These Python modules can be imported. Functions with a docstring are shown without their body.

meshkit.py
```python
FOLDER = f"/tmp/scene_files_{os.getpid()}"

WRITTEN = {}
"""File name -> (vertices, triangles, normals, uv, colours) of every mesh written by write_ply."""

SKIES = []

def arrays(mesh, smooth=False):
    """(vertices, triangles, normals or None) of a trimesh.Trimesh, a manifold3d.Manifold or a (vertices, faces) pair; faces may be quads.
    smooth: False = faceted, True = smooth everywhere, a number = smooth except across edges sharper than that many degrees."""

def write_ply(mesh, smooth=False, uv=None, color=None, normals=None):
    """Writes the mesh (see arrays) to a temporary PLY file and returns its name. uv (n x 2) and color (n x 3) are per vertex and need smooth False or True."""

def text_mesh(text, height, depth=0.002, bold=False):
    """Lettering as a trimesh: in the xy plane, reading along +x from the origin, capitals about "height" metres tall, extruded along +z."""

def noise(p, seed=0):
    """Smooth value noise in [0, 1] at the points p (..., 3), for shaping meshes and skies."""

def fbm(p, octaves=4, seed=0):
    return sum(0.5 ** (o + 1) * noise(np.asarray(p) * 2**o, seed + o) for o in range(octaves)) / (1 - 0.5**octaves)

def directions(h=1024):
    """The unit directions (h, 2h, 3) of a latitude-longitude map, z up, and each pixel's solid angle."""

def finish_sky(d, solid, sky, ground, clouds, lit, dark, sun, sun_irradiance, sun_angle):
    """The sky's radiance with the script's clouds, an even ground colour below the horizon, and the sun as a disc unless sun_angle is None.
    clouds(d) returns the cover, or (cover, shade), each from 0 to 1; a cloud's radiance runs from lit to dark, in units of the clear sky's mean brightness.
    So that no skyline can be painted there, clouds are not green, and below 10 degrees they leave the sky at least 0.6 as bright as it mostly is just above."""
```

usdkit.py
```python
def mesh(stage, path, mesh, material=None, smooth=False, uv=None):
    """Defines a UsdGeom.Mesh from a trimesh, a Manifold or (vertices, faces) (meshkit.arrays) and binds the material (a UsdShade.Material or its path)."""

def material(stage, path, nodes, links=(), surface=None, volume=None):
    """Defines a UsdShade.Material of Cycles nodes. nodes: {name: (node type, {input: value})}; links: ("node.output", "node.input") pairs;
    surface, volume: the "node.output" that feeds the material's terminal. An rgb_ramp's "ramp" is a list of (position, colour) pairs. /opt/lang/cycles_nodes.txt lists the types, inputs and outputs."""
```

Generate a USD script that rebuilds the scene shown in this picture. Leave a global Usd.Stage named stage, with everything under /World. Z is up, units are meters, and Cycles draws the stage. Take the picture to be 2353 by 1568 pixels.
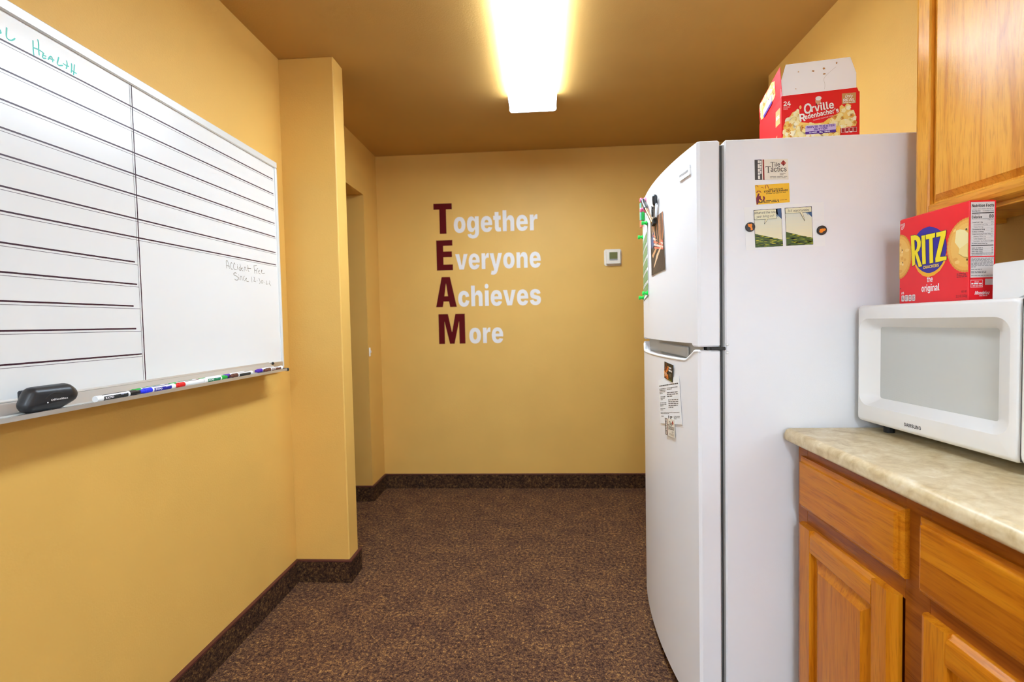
import math, glob, numpy as np, trimesh, usdkit, meshkit
import manifold3d as m3
from shapely import affinity, union_all, box as sbox
from shapely.geometry import Polygon, LineString, Point, MultiPolygon
from pxr import Usd, UsdGeom, Gf, Sdf, Vt, UsdShade, UsdLux

stage = Usd.Stage.CreateInMemory()
UsdGeom.SetStageUpAxis(stage, UsdGeom.Tokens.z)
UsdGeom.SetStageMetersPerUnit(stage, 1.0)
UsdGeom.Xform.Define(stage, '/World')

# ------------------------------------------------------------------ camera, exposure, lamp strength
CZ = 1.2049
F_PX, PITCH, YAW, ROLL = 1099.55, -0.036384, 0.06112, -0.020929
cam = UsdGeom.Camera.Define(stage, '/World/camera')
fw = np.array([-math.sin(YAW) * math.cos(PITCH), math.cos(YAW) * math.cos(PITCH), math.sin(PITCH)])
rt = np.array([math.cos(YAW), math.sin(YAW), 0.0]); up = np.cross(rt, fw)
R_, U_ = math.cos(ROLL) * rt + math.sin(ROLL) * up, -math.sin(ROLL) * rt + math.cos(ROLL) * up
cam.AddTransformOp().Set(Gf.Matrix4d(*R_, 0, *U_, 0, *(-fw), 0, 0, 0, CZ, 1))
cam.CreateHorizontalApertureAttr(36.0)
cam.CreateVerticalApertureAttr(36.0 * 1568 / 2353)
cam.CreateFocalLengthAttr(36.0 * F_PX / 2353)
cam.CreateClippingRangeAttr(Gf.Vec2f(0.05, 100))
cam.CreateFStopAttr(4.0)
cam.CreateFocusDistanceAttr(1.3)
EXPOSURE = 1.16
cam.CreateExposureAttr(EXPOSURE)
LAMP_TINT = (0.82, 1.02, 1.23)
LAMP = 17.0           # radiance of the fluorescent lens in view
LAMP_REAR = 25.0       # unseen fixtures behind the camera; the side pair is added for fill
LAMP_SIDE = 3.0
SKY, SKY_TINT = 0.9, Gf.Vec3f(0.84, 1.0, 1.22)     # overcast daylight through the window behind the camera
dome = UsdLux.DomeLight.Define(stage, '/World/sky'); dome.CreateIntensityAttr(SKY); dome.CreateColorAttr(SKY_TINT)

# ------------------------------------------------------------------ room sizes
H = 2.44
XL, XP, XR = -1.1816, -0.9244, 1.1811
YP0, YP1, YJ, YB, YRE = 2.1727, 2.2796, 3.2018, 3.4649, 2.5614
HJ = 2.0958
YF0, XMAX, XHALL = -3.0, 3.6, -2.5
XMIN = -4.0
YLW = 0.30            # the left wall's near end
YRW = 0.20           # the right wall's near end: the room widens behind the camera
T = 0.14

# ------------------------------------------------------------------ materials
def lin(r, g, b):
    return tuple(((c / 255) / 12.92 if c / 255 <= 0.04045 else ((c / 255 + 0.055) / 1.055) ** 2.4) for c in (r, g, b))
LOOK = '/World/Looks/'
UsdGeom.Scope.Define(stage, '/World/Looks')
M = {}
def plain(name, rgb, rough=0.5, metal=0.0, spec=0.5, coat=0.0, bump=None):
    n = {'p': ('principled_bsdf', dict(base_color=rgb, roughness=rough, metallic=metal, specular_ior_level=spec, coat_weight=coat))}
    l = []
    if bump:
        n['g'] = ('geometry', {}); n['t'] = ('noise_texture', dict(scale=bump[0], detail=2.0)); n['b'] = ('bump', dict(strength=bump[1], distance=bump[2]))
        l = [('g.position', 't.vector'), ('t.fac', 'b.height'), ('b.normal', 'p.normal')]
    M[name] = usdkit.material(stage, LOOK + name, n, l, surface='p.BSDF')
def paint(name, rgb):
    n = {'g': ('geometry', {}), 't': ('noise_texture', dict(scale=160.0, detail=3.0)), 'c': ('noise_texture', dict(scale=3.0, detail=3.0)),
         'r': ('rgb_ramp', dict(ramp=[(0.3, tuple(x * 0.97 for x in rgb)), (0.7, tuple(min(1, x * 1.03) for x in rgb))])),
         'b': ('bump', dict(strength=0.12, distance=0.004)), 'p': ('principled_bsdf', dict(roughness=0.55, specular_ior_level=0.35))}
    M[name] = usdkit.material(stage, LOOK + name, n, [('g.position', 't.vector'), ('g.position', 'c.vector'), ('c.fac', 'r.fac'), ('r.color', 'p.base_color'), ('t.fac', 'b.height'), ('b.normal', 'p.normal')], surface='p.BSDF')
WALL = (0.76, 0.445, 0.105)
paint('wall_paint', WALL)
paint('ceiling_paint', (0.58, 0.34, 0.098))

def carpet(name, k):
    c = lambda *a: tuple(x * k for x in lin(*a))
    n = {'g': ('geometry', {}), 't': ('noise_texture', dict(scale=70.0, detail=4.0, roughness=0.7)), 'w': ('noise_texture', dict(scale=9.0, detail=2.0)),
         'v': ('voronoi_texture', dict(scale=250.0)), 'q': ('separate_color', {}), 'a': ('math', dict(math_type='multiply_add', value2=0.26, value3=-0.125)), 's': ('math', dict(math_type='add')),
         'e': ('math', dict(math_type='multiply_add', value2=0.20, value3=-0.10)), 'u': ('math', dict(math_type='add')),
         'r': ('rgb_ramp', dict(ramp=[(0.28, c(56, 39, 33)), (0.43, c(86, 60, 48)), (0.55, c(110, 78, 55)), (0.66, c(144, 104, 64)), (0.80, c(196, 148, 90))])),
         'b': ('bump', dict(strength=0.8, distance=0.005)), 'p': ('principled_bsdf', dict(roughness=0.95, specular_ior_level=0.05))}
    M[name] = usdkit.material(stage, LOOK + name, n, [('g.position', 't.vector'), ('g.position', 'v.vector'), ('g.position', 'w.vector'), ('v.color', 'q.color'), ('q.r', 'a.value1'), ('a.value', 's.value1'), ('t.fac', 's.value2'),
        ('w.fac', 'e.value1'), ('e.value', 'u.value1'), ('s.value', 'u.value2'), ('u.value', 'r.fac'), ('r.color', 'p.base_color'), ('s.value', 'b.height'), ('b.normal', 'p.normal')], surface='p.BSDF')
carpet('carpet', 1.0); carpet('carpet_base_shaded', 0.5)  # base strips: same carpet darkened, shade of upright faces put into the colour

def oak(name, scale, light, mid, dark, rough=0.32):
    n = {'g': ('geometry', {}), 'o': ('object_info', {}), 'm': ('mapping', dict(scale=scale)), 'm2': ('mapping', dict(scale=tuple(9 * x for x in scale))), 'off': ('vector_math', dict(math_type='add')),
         'k': ('vector_math', dict(math_type='scale', scale=7.0)),
         't': ('noise_texture', dict(scale=1.6, detail=4.0, roughness=0.6, distortion=1.1)), 'f': ('noise_texture', dict(scale=1.5, detail=2.0)),
         'r': ('rgb_ramp', dict(ramp=[(0.30, dark), (0.44, mid), (0.60, light), (0.72, mid)])),
         'r2': ('rgb_ramp', dict(ramp=[(0.34, (0.80, 0.74, 0.66)), (0.46, (1, 1, 1))])),
         'x': ('mix_color', dict(blend_type='multiply', fac=0.8)), 'b': ('bump', dict(strength=0.15, distance=0.001)),
         'p': ('principled_bsdf', dict(roughness=rough, coat_weight=0.08, coat_roughness=0.2, specular_ior_level=0.28))}
    M[name] = usdkit.material(stage, LOOK + name, n, [('o.random', 'k.vector1'), ('g.position', 'off.vector1'), ('k.vector', 'off.vector2'), ('off.vector', 'm.vector'), ('off.vector', 'm2.vector'), ('m.vector', 't.vector'), ('m2.vector', 'f.vector'),
        ('t.fac', 'r.fac'), ('f.fac', 'r2.fac'), ('r.color', 'x.a'), ('r2.color', 'x.b'), ('x.result', 'p.base_color'), ('f.fac', 'b.height'), ('b.normal', 'p.normal')], surface='p.BSDF')
OL, OM, OD = lin(230, 164, 58), lin(220, 150, 46), lin(196, 122, 30)
oak('oak_upright', (22, 22, 1.6), OL, OM, OD)
oak('oak_level', (22, 1.6, 22), OL, OM, OD)
oak('oak_depth', (1.6, 22, 22), OL, OM, OD)
LL, LM, LD = lin(212, 132, 22), lin(200, 116, 14), lin(176, 96, 8)
oak('base_oak_upright', (20, 20, 1.4), LL, LM, LD)
oak('base_oak_level', (20, 1.4, 20), LL, LM, LD)
oak('base_oak_board', (20, 1.4, 20), lin(188, 108, 14), lin(174, 96, 10), lin(150, 78, 6))
oak('oak_frame', (20, 1.4, 20), lin(168, 94, 24), lin(152, 80, 18), lin(130, 64, 12))

n = {'g': ('geometry', {}), 't': ('noise_texture', dict(scale=26.0, detail=6.0, roughness=0.62, distortion=0.7)), 'u': ('noise_texture', dict(scale=120.0, detail=3.0)),
     'r': ('rgb_ramp', dict(ramp=[(0.28, lin(200, 172, 124)), (0.46, lin(222, 200, 156)), (0.60, lin(234, 216, 178)), (0.74, lin(246, 234, 208))])),
     'r2': ('rgb_ramp', dict(ramp=[(0.35, (0.92, 0.90, 0.86)), (0.6, (1, 1, 1))])), 'x': ('mix_color', dict(blend_type='multiply', fac=0.7)),
     'p': ('principled_bsdf', dict(roughness=0.34))}
M['laminate'] = usdkit.material(stage, LOOK + 'laminate', n, [('g.position', 't.vector'), ('g.position', 'u.vector'), ('t.fac', 'r.fac'), ('u.fac', 'r2.fac'), ('r.color', 'x.a'), ('r2.color', 'x.b'), ('x.result', 'p.base_color')], surface='p.BSDF')

plain('edging', lin(86, 40, 34), 0.45)
plain('fridge_white', lin(238, 236, 236), 0.33, bump=(700.0, 0.10, 0.002))
plain('white_gloss', lin(244, 243, 241), 0.22)
plain('white_plastic', lin(240, 238, 235), 0.3)
plain('white_matte', lin(240, 238, 234), 0.6)
plain('gasket', lin(150, 148, 142), 0.6)
plain('recess_grey', lin(176, 172, 164), 0.5)
plain('dark_gap', lin(48, 46, 42), 0.6)
plain('black_plastic', lin(30, 30, 31), 0.4)
plain('eraser_black', lin(38, 38, 40), 0.36)
plain('felt', lin(52, 52, 55), 0.95)
plain('aluminium', lin(214, 213, 208), 0.32, metal=0.75)
plain('frame_white', lin(226, 226, 222), 0.3, metal=0.15)
plain('board_white', lin(233, 231, 227), 0.27, spec=0.5, coat=0.08)
plain('steel', lin(190, 188, 184), 0.25, metal=0.9)
plain('brass', lin(150, 110, 62), 0.35, metal=0.6)
plain('paper', lin(240, 238, 234), 0.75)
plain('card', lin(236, 226, 206), 0.5)
plain('card_yellow', lin(246, 190, 40), 0.45)
plain('carton_red', lin(242, 20, 34), 0.35)
plain('popcorn_red', lin(230, 16, 24), 0.35)
plain('carton_white', lin(250, 249, 247), 0.6)
plain('vinyl_maroon', lin(92, 3, 4), 0.6, spec=0.15)
plain('vinyl_white', lin(232, 226, 220), 0.5)
plain('screen_green', lin(110, 112, 62), 0.25)
plain('display_dark', lin(24, 30, 44), 0.15)
plain('plate_ivory', lin(236, 228, 212), 0.4)
plain('mark_green', lin(16, 170, 60), 0.35)
plain('mark_blue', lin(34, 50, 232), 0.35)
plain('mark_red', lin(226, 24, 24), 0.35)
plain('mark_black', lin(36, 30, 30), 0.35)
plain('mark_brown', lin(98, 56, 40), 0.4)
plain('mark_purple', lin(84, 44, 170), 0.35)
plain('magnet_green', lin(40, 206, 76), 0.3)
plain('magnet_pink', lin(248, 110, 150), 0.4)
plain('magnet_teal', lin(130, 214, 184), 0.4)
plain('magnet_coral', lin(240, 130, 110), 0.4)
plain('magnet_black', lin(52, 44, 40), 0.4)
plain('plastic_tint', lin(150, 148, 144), 0.3)
n = {'a': ('attribute', dict(attribute='ink')), 'p': ('principled_bsdf', dict(roughness=0.42))}
M['ink'] = usdkit.material(stage, LOOK + 'ink', n, [('a.color', 'p.base_color')], surface='p.BSDF')
# microwave window: glass over a perforated screen
n = {'c': ('texture_coordinate', {}), 'm': ('mapping', dict(scale=(430, 430, 430))), 'v': ('voronoi_texture', dict(scale=1.0, randomness=0.0)),
     'r': ('rgb_ramp', dict(ramp=[(0.30, lin(150, 152, 148)), (0.42, lin(206, 207, 202))])), 'p': ('principled_bsdf', dict(roughness=0.12))}
M['oven_window'] = usdkit.material(stage, LOOK + 'oven_window', n, [('c.object', 'm.vector'), ('m.vector', 'v.vector'), ('v.distance', 'r.fac'), ('r.color', 'p.base_color')], surface='p.BSDF')
n = {'f': ('fresnel', dict(IOR=1.45)), 't': ('transparent_bsdf', {}), 'g': ('glossy_bsdf', dict(roughness=0.02)), 'm': ('mix_closure', {})}
M['pane'] = usdkit.material(stage, LOOK + 'pane', n, [('f.fac', 'm.fac'), ('t.BSDF', 'm.closure1'), ('g.BSDF', 'm.closure2')], surface='m.closure')
plain('ground', lin(120, 122, 112), 0.9)
def lamp(name, s):
    n = {'p': ('principled_bsdf', dict(base_color=(0.9, 0.9, 0.9), roughness=0.4, emission_color=LAMP_TINT, emission_strength=s))}
    M[name] = usdkit.material(stage, LOOK + name, n, [], surface='p.BSDF')
lamp('lamp_lens', LAMP); lamp('lamp_lens_rear', LAMP_REAR); lamp('lamp_lens_side', LAMP_SIDE); lamp('lamp_lens_rear_side', LAMP_REAR * .5)

# ------------------------------------------------------------------ scene helpers
taken = set()
def numbered(path):
    p, k = path, 0
    while p in taken:
        k += 1; p = f'{path}_{k:03d}'
    taken.add(p); return p
def mesh_of(m):
    if isinstance(m, trimesh.Trimesh): return m
    v, f, _ = meshkit.arrays(m); return trimesh.Trimesh(v, f, process=False)
def put(path, mesh, mat, smooth=False, ink=None):
    path = numbered(path)
    g = usdkit.mesh(stage, path, mesh, M[mat], smooth=False if ink is not None else smooth)
    if ink is not None:
        UsdGeom.PrimvarsAPI(g).CreatePrimvar('ink', Sdf.ValueTypeNames.Color3fArray, 'vertex').Set(Vt.Vec3fArray.FromNumpy(np.asarray(ink, np.float32)))
    return g.GetPrim()
def keys(prim, **kw):
    for k, v in kw.items():
        if v: prim.SetCustomDataByKey(k, v)
class Thing:
    def __init__(s, name, label, cat, loc=(0, 0, 0), rot=0.0, group=None, kind=None):
        s.path = numbered('/World/' + name)
        x = UsdGeom.Xform.Define(stage, s.path)
        x.AddTranslateOp().Set(Gf.Vec3d(*loc)); x.AddRotateZOp().Set(rot)
        keys(x.GetPrim(), label=label, category=cat, group=group, kind=kind)
        a = math.radians(rot)
        s.inv = np.linalg.inv(np.array([[math.cos(a), -math.sin(a), 0, loc[0]], [math.sin(a), math.cos(a), 0, loc[1]], [0, 0, 1, loc[2]], [0, 0, 0, 1]]))
    def add(s, name, mesh, mat, under=None, smooth=False, world=False, label=None, kind=None):
        ink = None
        if isinstance(mesh, tuple): mesh, ink = mesh
        mesh = mesh_of(mesh).copy()
        if world: mesh.apply_transform(s.inv)
        p = put(f'{under or s.path}/{name}', mesh, mat, smooth, ink)
        keys(p, label=label, kind=kind)
        return str(p.GetPath())
    def node(s, name):
        p = numbered(f'{s.path}/{name}'); UsdGeom.Xform.Define(stage, p); return p
def structure(name, mesh, mat, label=None, cat=None, smooth=False):
    p = put('/World/' + name, mesh_of(mesh), mat, smooth); keys(p, kind='structure', label=label, category=cat); return p
def single(name, mesh, mat, label, cat, group=None, smooth=False):
    p = put('/World/' + name, mesh_of(mesh), mat, smooth); keys(p, label=label, category=cat, group=group); return p

# ------------------------------------------------------------------ shape helpers
cat = trimesh.util.concatenate
def bx(x0, x1, y0, y1, z0, z1):
    b = trimesh.creation.box((x1 - x0, y1 - y0, z1 - z0)); b.apply_translation(((x0 + x1) / 2, (y0 + y1) / 2, (z0 + z1) / 2)); return b
def hull(pts):
    return mesh_of(m3.Manifold.hull_points(np.asarray(pts, float)))
def cbx(x0, x1, y0, y1, z0, z1, c=0.002):
    P = []
    for x, sx in ((x0, 1), (x1, -1)):
        for y, sy in ((y0, 1), (y1, -1)):
            for z, sz in ((z0, 1), (z1, -1)):
                P += [(x + sx * c, y + sy * c, z), (x + sx * c, y, z + sz * c), (x, y + sy * c, z + sz * c)]
    return hull(P)
def rbx(x0, x1, y0, y1, z0, z1, r, n=12):
    s = m3.Manifold.sphere(r, n)
    return mesh_of(m3.Manifold.batch_hull([s.translate((x, y, z)) for x in (x0 + r, x1 - r) for y in (y0 + r, y1 - r) for z in (z0 + r, z1 - r)]))
def slab(poly, axis, a, b):
    """A shapely polygon extruded along an axis: axis y takes (x, z), axis x takes (y, z), axis z takes (x, y)."""
    out = []
    for g in getattr(poly, 'geoms', [poly]):
        m = trimesh.creation.extrude_polygon(g, b - a, engine='earcut')
        v = np.array(m.vertices); w = v[:, 2] + a
        if axis == 'y': nv = np.stack([v[:, 0], w, v[:, 1]], 1)
        elif axis == 'x': nv = np.stack([w, v[:, 0], v[:, 1]], 1)
        else: nv = np.stack([v[:, 0], v[:, 1], w], 1)
        m = trimesh.Trimesh(nv, m.faces[:, ::-1] if axis == 'y' else m.faces, process=False)
        out.append(m)
    return cat(out)
def lathe(profile, sections=20):
    """(radius, height) pairs turned about z."""
    return trimesh.creation.revolve(np.array(profile, float), sections=sections)
def turned(m, axis):
    m = m.copy()
    if axis == 'x': m.apply_transform(trimesh.transformations.rotation_matrix(math.pi / 2, (0, 1, 0)))
    if axis == 'y': m.apply_transform(trimesh.transformations.rotation_matrix(-math.pi / 2, (1, 0, 0)))
    if axis == '-y': m.apply_transform(trimesh.transformations.rotation_matrix(math.pi / 2, (1, 0, 0)))
    return m
def moved(m, x, y, z):
    m = m.copy(); m.apply_translation((x, y, z)); return m
def tube(pts, r, n=8):
    s = m3.Manifold.sphere(r, n); o = []
    for a, b in zip(pts[:-1], pts[1:]):
        o.append(m3.Manifold.batch_hull([s.translate(tuple(a)), s.translate(tuple(b))]))
    return mesh_of(m3.Manifold.batch_boolean(o, m3.OpType.Add))
def loft(rings, closed=True):
    """Rings of equal vertex count, joined in order and capped at both ends."""
    n = len(rings[0]); v = np.vstack(rings); f = []
    for k in range(len(rings) - 1):
        for i in range(n):
            a, b = k * n + i, k * n + (i + 1) % n
            f += [(a, b, b + n), (a, b + n, a + n)]
    if closed:
        c0, c1 = len(v), len(v) + 1
        v = np.vstack([v, rings[0].mean(0), rings[-1].mean(0)])
        for i in range(n):
            f += [(c0, (i + 1) % n, i), (c1, (len(rings) - 1) * n + i, (len(rings) - 1) * n + (i + 1) % n)]
    m = trimesh.Trimesh(v, f, process=False)
    if closed and m.volume < 0: m.invert()
    return m
def panel_loft(x0, x1, z0, z1, steps):
    """A board facing -y: steps of (inset, y) from its back edge to its face."""
    r = [np.array([(x0 + i, y, z0 + i), (x1 - i, y, z0 + i), (x1 - i, y, z1 - i), (x0 + i, y, z1 - i)]) for i, y in steps]
    return loft(r)

# lettering and flat print
_fonts = {}
def glyphs(s, weight=700, size=110):
    from PIL import Image, ImageDraw, ImageFont
    k = (weight, size)
    if k not in _fonts:
        f = ImageFont.truetype(glob.glob('/opt/blender-*/*/datafiles/fonts/Inter.woff2')[0], size)
        try: f.set_variation_by_axes([14, weight])
        except Exception: pass
        _fonts[k] = f
    f = _fonts[k]
    x0, y0, x1, y1 = f.getbbox(s, anchor='ls')
    im = Image.new('L', (int(x1 - x0 + 8), int(y1 - y0 + 8)))
    ImageDraw.Draw(im).text((4 - x0, 4 - y0), s, 255, f, anchor='ls')
    on = np.pad(np.asarray(im) > 127, ((0, 0), (1, 1))).astype(np.int8)
    rows, st = np.nonzero(np.diff(on, axis=1) == 1); en = np.nonzero(np.diff(on, axis=1) == -1)[1]
    g = union_all(sbox(st, -rows - 1, en, -rows)).buffer(0.7).buffer(-0.7).simplify(0.6)
    g = affinity.translate(g, x0 - 4, 4 - y0)
    return affinity.scale(g, 1 / (0.727 * size), 1 / (0.727 * size), origin=(0, 0))       # capitals 1 high
def text(s, x, z, h, w=None, weight=700, slant=0, align='l', turn=0, size=110):
    g = affinity.scale(glyphs(s, weight, size), h, h, origin=(0, 0))
    b = g.bounds
    if w: g = affinity.scale(affinity.translate(g, -b[0], 0), w / (b[2] - b[0]), 1, origin=(0, 0))
    b = g.bounds
    if align == 'c': g = affinity.translate(g, -(b[0] + b[2]) / 2, 0)
    if align == 'r': g = affinity.translate(g, -b[2], 0)
    if slant: g = affinity.skew(g, xs=slant, origin=(0, 0))
    if turn: g = affinity.rotate(g, turn, origin=(0, 0))
    return affinity.translate(g, x, z)
def small_print(x0, x1, z0, z1, rows, seed, fill=0.55, last=0.5, lead=0.0):
    """Lines of words too small to read."""
    r = np.random.RandomState(seed); o = []; p = (z1 - z0) / rows; u = p * 0.9
    for k in range(rows):
        z = z1 - (k + 1) * p; x = x0 + lead * r.rand() * (x1 - x0); end = x1 if k < rows - 1 else x0 + (x1 - x0) * last
        while x < end - u * 0.6:
            w = min(u * (0.9 + 2.6 * r.rand()), end - x)
            o.append(sbox(x, z + p * (1 - fill) / 2, x + w, z + p * (1 + fill) / 2)); x += w + u * 0.45
    return union_all(o)
def ell(x, z, a, b, n=32):
    return affinity.scale(Point(x, z).buffer(1, quad_segs=n // 4), a, b)
def strokes(lines, w):
    return union_all([LineString(smooth_line(l)).buffer(w / 2, quad_segs=3) for l in lines]).simplify(w * 0.06)
def smooth_line(l):
    l = np.array(l, float)
    if len(l) < 3: return l
    for _ in range(2):
        q, r = l[:-1] * 0.75 + l[1:] * 0.25, l[:-1] * 0.25 + l[1:] * 0.75
        l = np.vstack([l[:1], np.stack([q, r], 1).reshape(-1, 2), l[-1:]])
    return l
class Print:
    def __init__(s, lift=0.0003): s.v, s.f, s.c, s.n, s.lift = [], [], [], 0, lift
    def add(s, geom, rgb, layer=0, cut=None):
        """cut: strip width for a print that will be bent."""
        if cut:
            b = geom.bounds; k = np.arange(b[0], b[2], cut)
            geom = union_all([geom]) if False else MultiPolygon([p for x in k for p in polys(geom.intersection(sbox(x, b[1] - 1, x + cut, b[3] + 1)))])
        for p in polys(geom):
            if p.area < 1e-9: continue
            v, f = trimesh.creation.triangulate_polygon(p, engine='earcut')
            v = np.asarray(v)[:, :2]
            a = v[f]; ar = np.cross(a[:, 1] - a[:, 0], a[:, 2] - a[:, 0])
            f = np.where((ar < 0)[:, None], f[:, ::-1], f)
            s.v.append(np.column_stack([v, np.full(len(v), (layer + 1) * s.lift)])); s.f.append(f + s.n); s.n += len(v)
            s.c.append(np.tile(rgb, (len(v), 1)))
        return s
    def done(s, where):
        v, f, c = np.vstack(s.v), np.vstack(s.f), np.vstack(s.c)
        used, f = np.unique(f, return_inverse=True)                   # no vertex without a face
        v, c = v[used], c[used]
        return trimesh.Trimesh(where(v[:, 0], v[:, 1], v[:, 2]), f.reshape(-1, 3), process=False), c
def polys(g):
    if g.is_empty: return []
    if g.geom_type == 'Polygon': return [g]
    return [p for q in getattr(g, 'geoms', []) for p in polys(q)]
FRONT = lambda u, v, w: np.stack([u, -w, v], 1)                       # print on a face at y = 0 that looks along -y
def face(y=0.0, x=0.0, z=0.0): return lambda u, v, w: np.stack([u + x, y - w, v + z], 1)

# ------------------------------------------------------------------ the room
structure('floor', bx(XMIN, XMAX, YF0 - 0.1, YB + 0.1, -0.05, 0.0), 'carpet', 'brown speckled loop pile carpet floor', 'floor')
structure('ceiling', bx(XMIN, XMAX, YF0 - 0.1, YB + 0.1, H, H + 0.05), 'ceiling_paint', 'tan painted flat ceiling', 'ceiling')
structure('wall_left', cat([bx(XL - T, XL, YLW, YP1, 0, H), bx(XL - T, XL, YP1, YJ, HJ, H), bx(XL - T, XL, YJ, YB, 0, H)]), 'wall_paint', 'tan painted wall carrying the whiteboard, with a doorway beyond', 'wall')
structure('wall_pier', cbx(XL - 0.02, XP, YP0, YP1, 0, H, 0.004), 'wall_paint', 'narrow tan wall end projecting beside the whiteboard', 'wall')
structure('wall_back', bx(XL - T, XMAX, YB, YB + 0.1, 0, H), 'wall_paint', 'tan painted end wall with the lettering', 'wall')
structure('wall_right', bx(XR, XR + 0.12, YRW, YRE, 0, H), 'wall_paint', 'tan painted wall behind the refrigerator and cabinets', 'wall')
WX0, WX1, WZ0, WZ1 = -1.0, 2.3, 1.10, 2.15          # the window behind the camera
structure('wall_front', cat([bx(XMIN, WX0, YF0 - 0.1, YF0, 0, H), bx(WX1, XMAX, YF0 - 0.1, YF0, 0, H), bx(WX0, WX1, YF0 - 0.1, YF0, 0, WZ0), bx(WX0, WX1, YF0 - 0.1, YF0, WZ1, H),
    bx(XMAX - 0.1, XMAX, YF0, YRW + .1, 0, H), bx(XR + 0.12, XMAX, YRW, YRW + .1, 0, H), bx(XMIN, XMIN + .1, YF0, YLW + .1, 0, H), bx(XMIN, XL - T, YLW, YLW + .1, 0, H)]), 'white_matte')
wf = structure('window_1', cat([bx(WX0, WX1, YF0 - 0.08, YF0 - 0.02, WZ0, WZ0 + .05), bx(WX0, WX1, YF0 - 0.08, YF0 - 0.02, WZ1 - .05, WZ1)] + [bx(x - .025, x + .025, YF0 - 0.08, YF0 - 0.02, WZ0 + .05, WZ1 - .05) for x in (WX0 + .025, (WX0 + WX1) / 2, WX1 - .025)]), 'white_matte', 'white framed window behind the camera', 'window')
for a, b in ((WX0 + .05, (WX0 + WX1) / 2 - .025), ((WX0 + WX1) / 2 + .025, WX1 - .05)):
    put('/World/window_1/pane', bx(a, b, YF0 - .053, YF0 - .047, WZ0 + .05, WZ1 - .05), 'pane')
structure('ground', bx(-25, 25, -40, YF0 - .1, -.35, -.30), 'ground', 'plain ground outside the window', 'ground')
structure('wall_alcove', cat([bx(XR + 0.12, XMAX, YRE - 0.12, YRE, 0, H), bx(XMAX - 0.1, XMAX, YRE, YB, 0, H)]), 'wall_paint')
structure('wall_hall', cat([bx(XHALL, XHALL + 0.1, YP1 - 0.3, YB, 0, H), bx(XHALL, XL - T, YP1 - 0.3, YP1 - 0.2, 0, H), bx(XHALL, XL - T, YJ, YJ + 0.1, 0, H)]), 'wall_paint')

BH, BT = 0.1063, 0.013
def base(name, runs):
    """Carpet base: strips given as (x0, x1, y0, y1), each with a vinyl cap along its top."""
    p = structure(name, cat([bx(x0, x1, y0, y1, 0, BH - 0.004) for x0, x1, y0, y1 in runs]), 'carpet_base_shaded', 'brown carpet base strip along the foot of the wall', 'baseboard')
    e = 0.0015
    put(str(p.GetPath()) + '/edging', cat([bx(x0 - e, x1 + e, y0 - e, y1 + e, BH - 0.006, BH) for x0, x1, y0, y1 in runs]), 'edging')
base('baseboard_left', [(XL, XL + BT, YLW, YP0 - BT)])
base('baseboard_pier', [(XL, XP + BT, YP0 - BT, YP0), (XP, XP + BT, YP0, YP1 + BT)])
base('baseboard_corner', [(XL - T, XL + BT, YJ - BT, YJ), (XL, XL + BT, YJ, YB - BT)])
base('baseboard_back', [(XL, XMAX, YB - BT, YB)])

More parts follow.
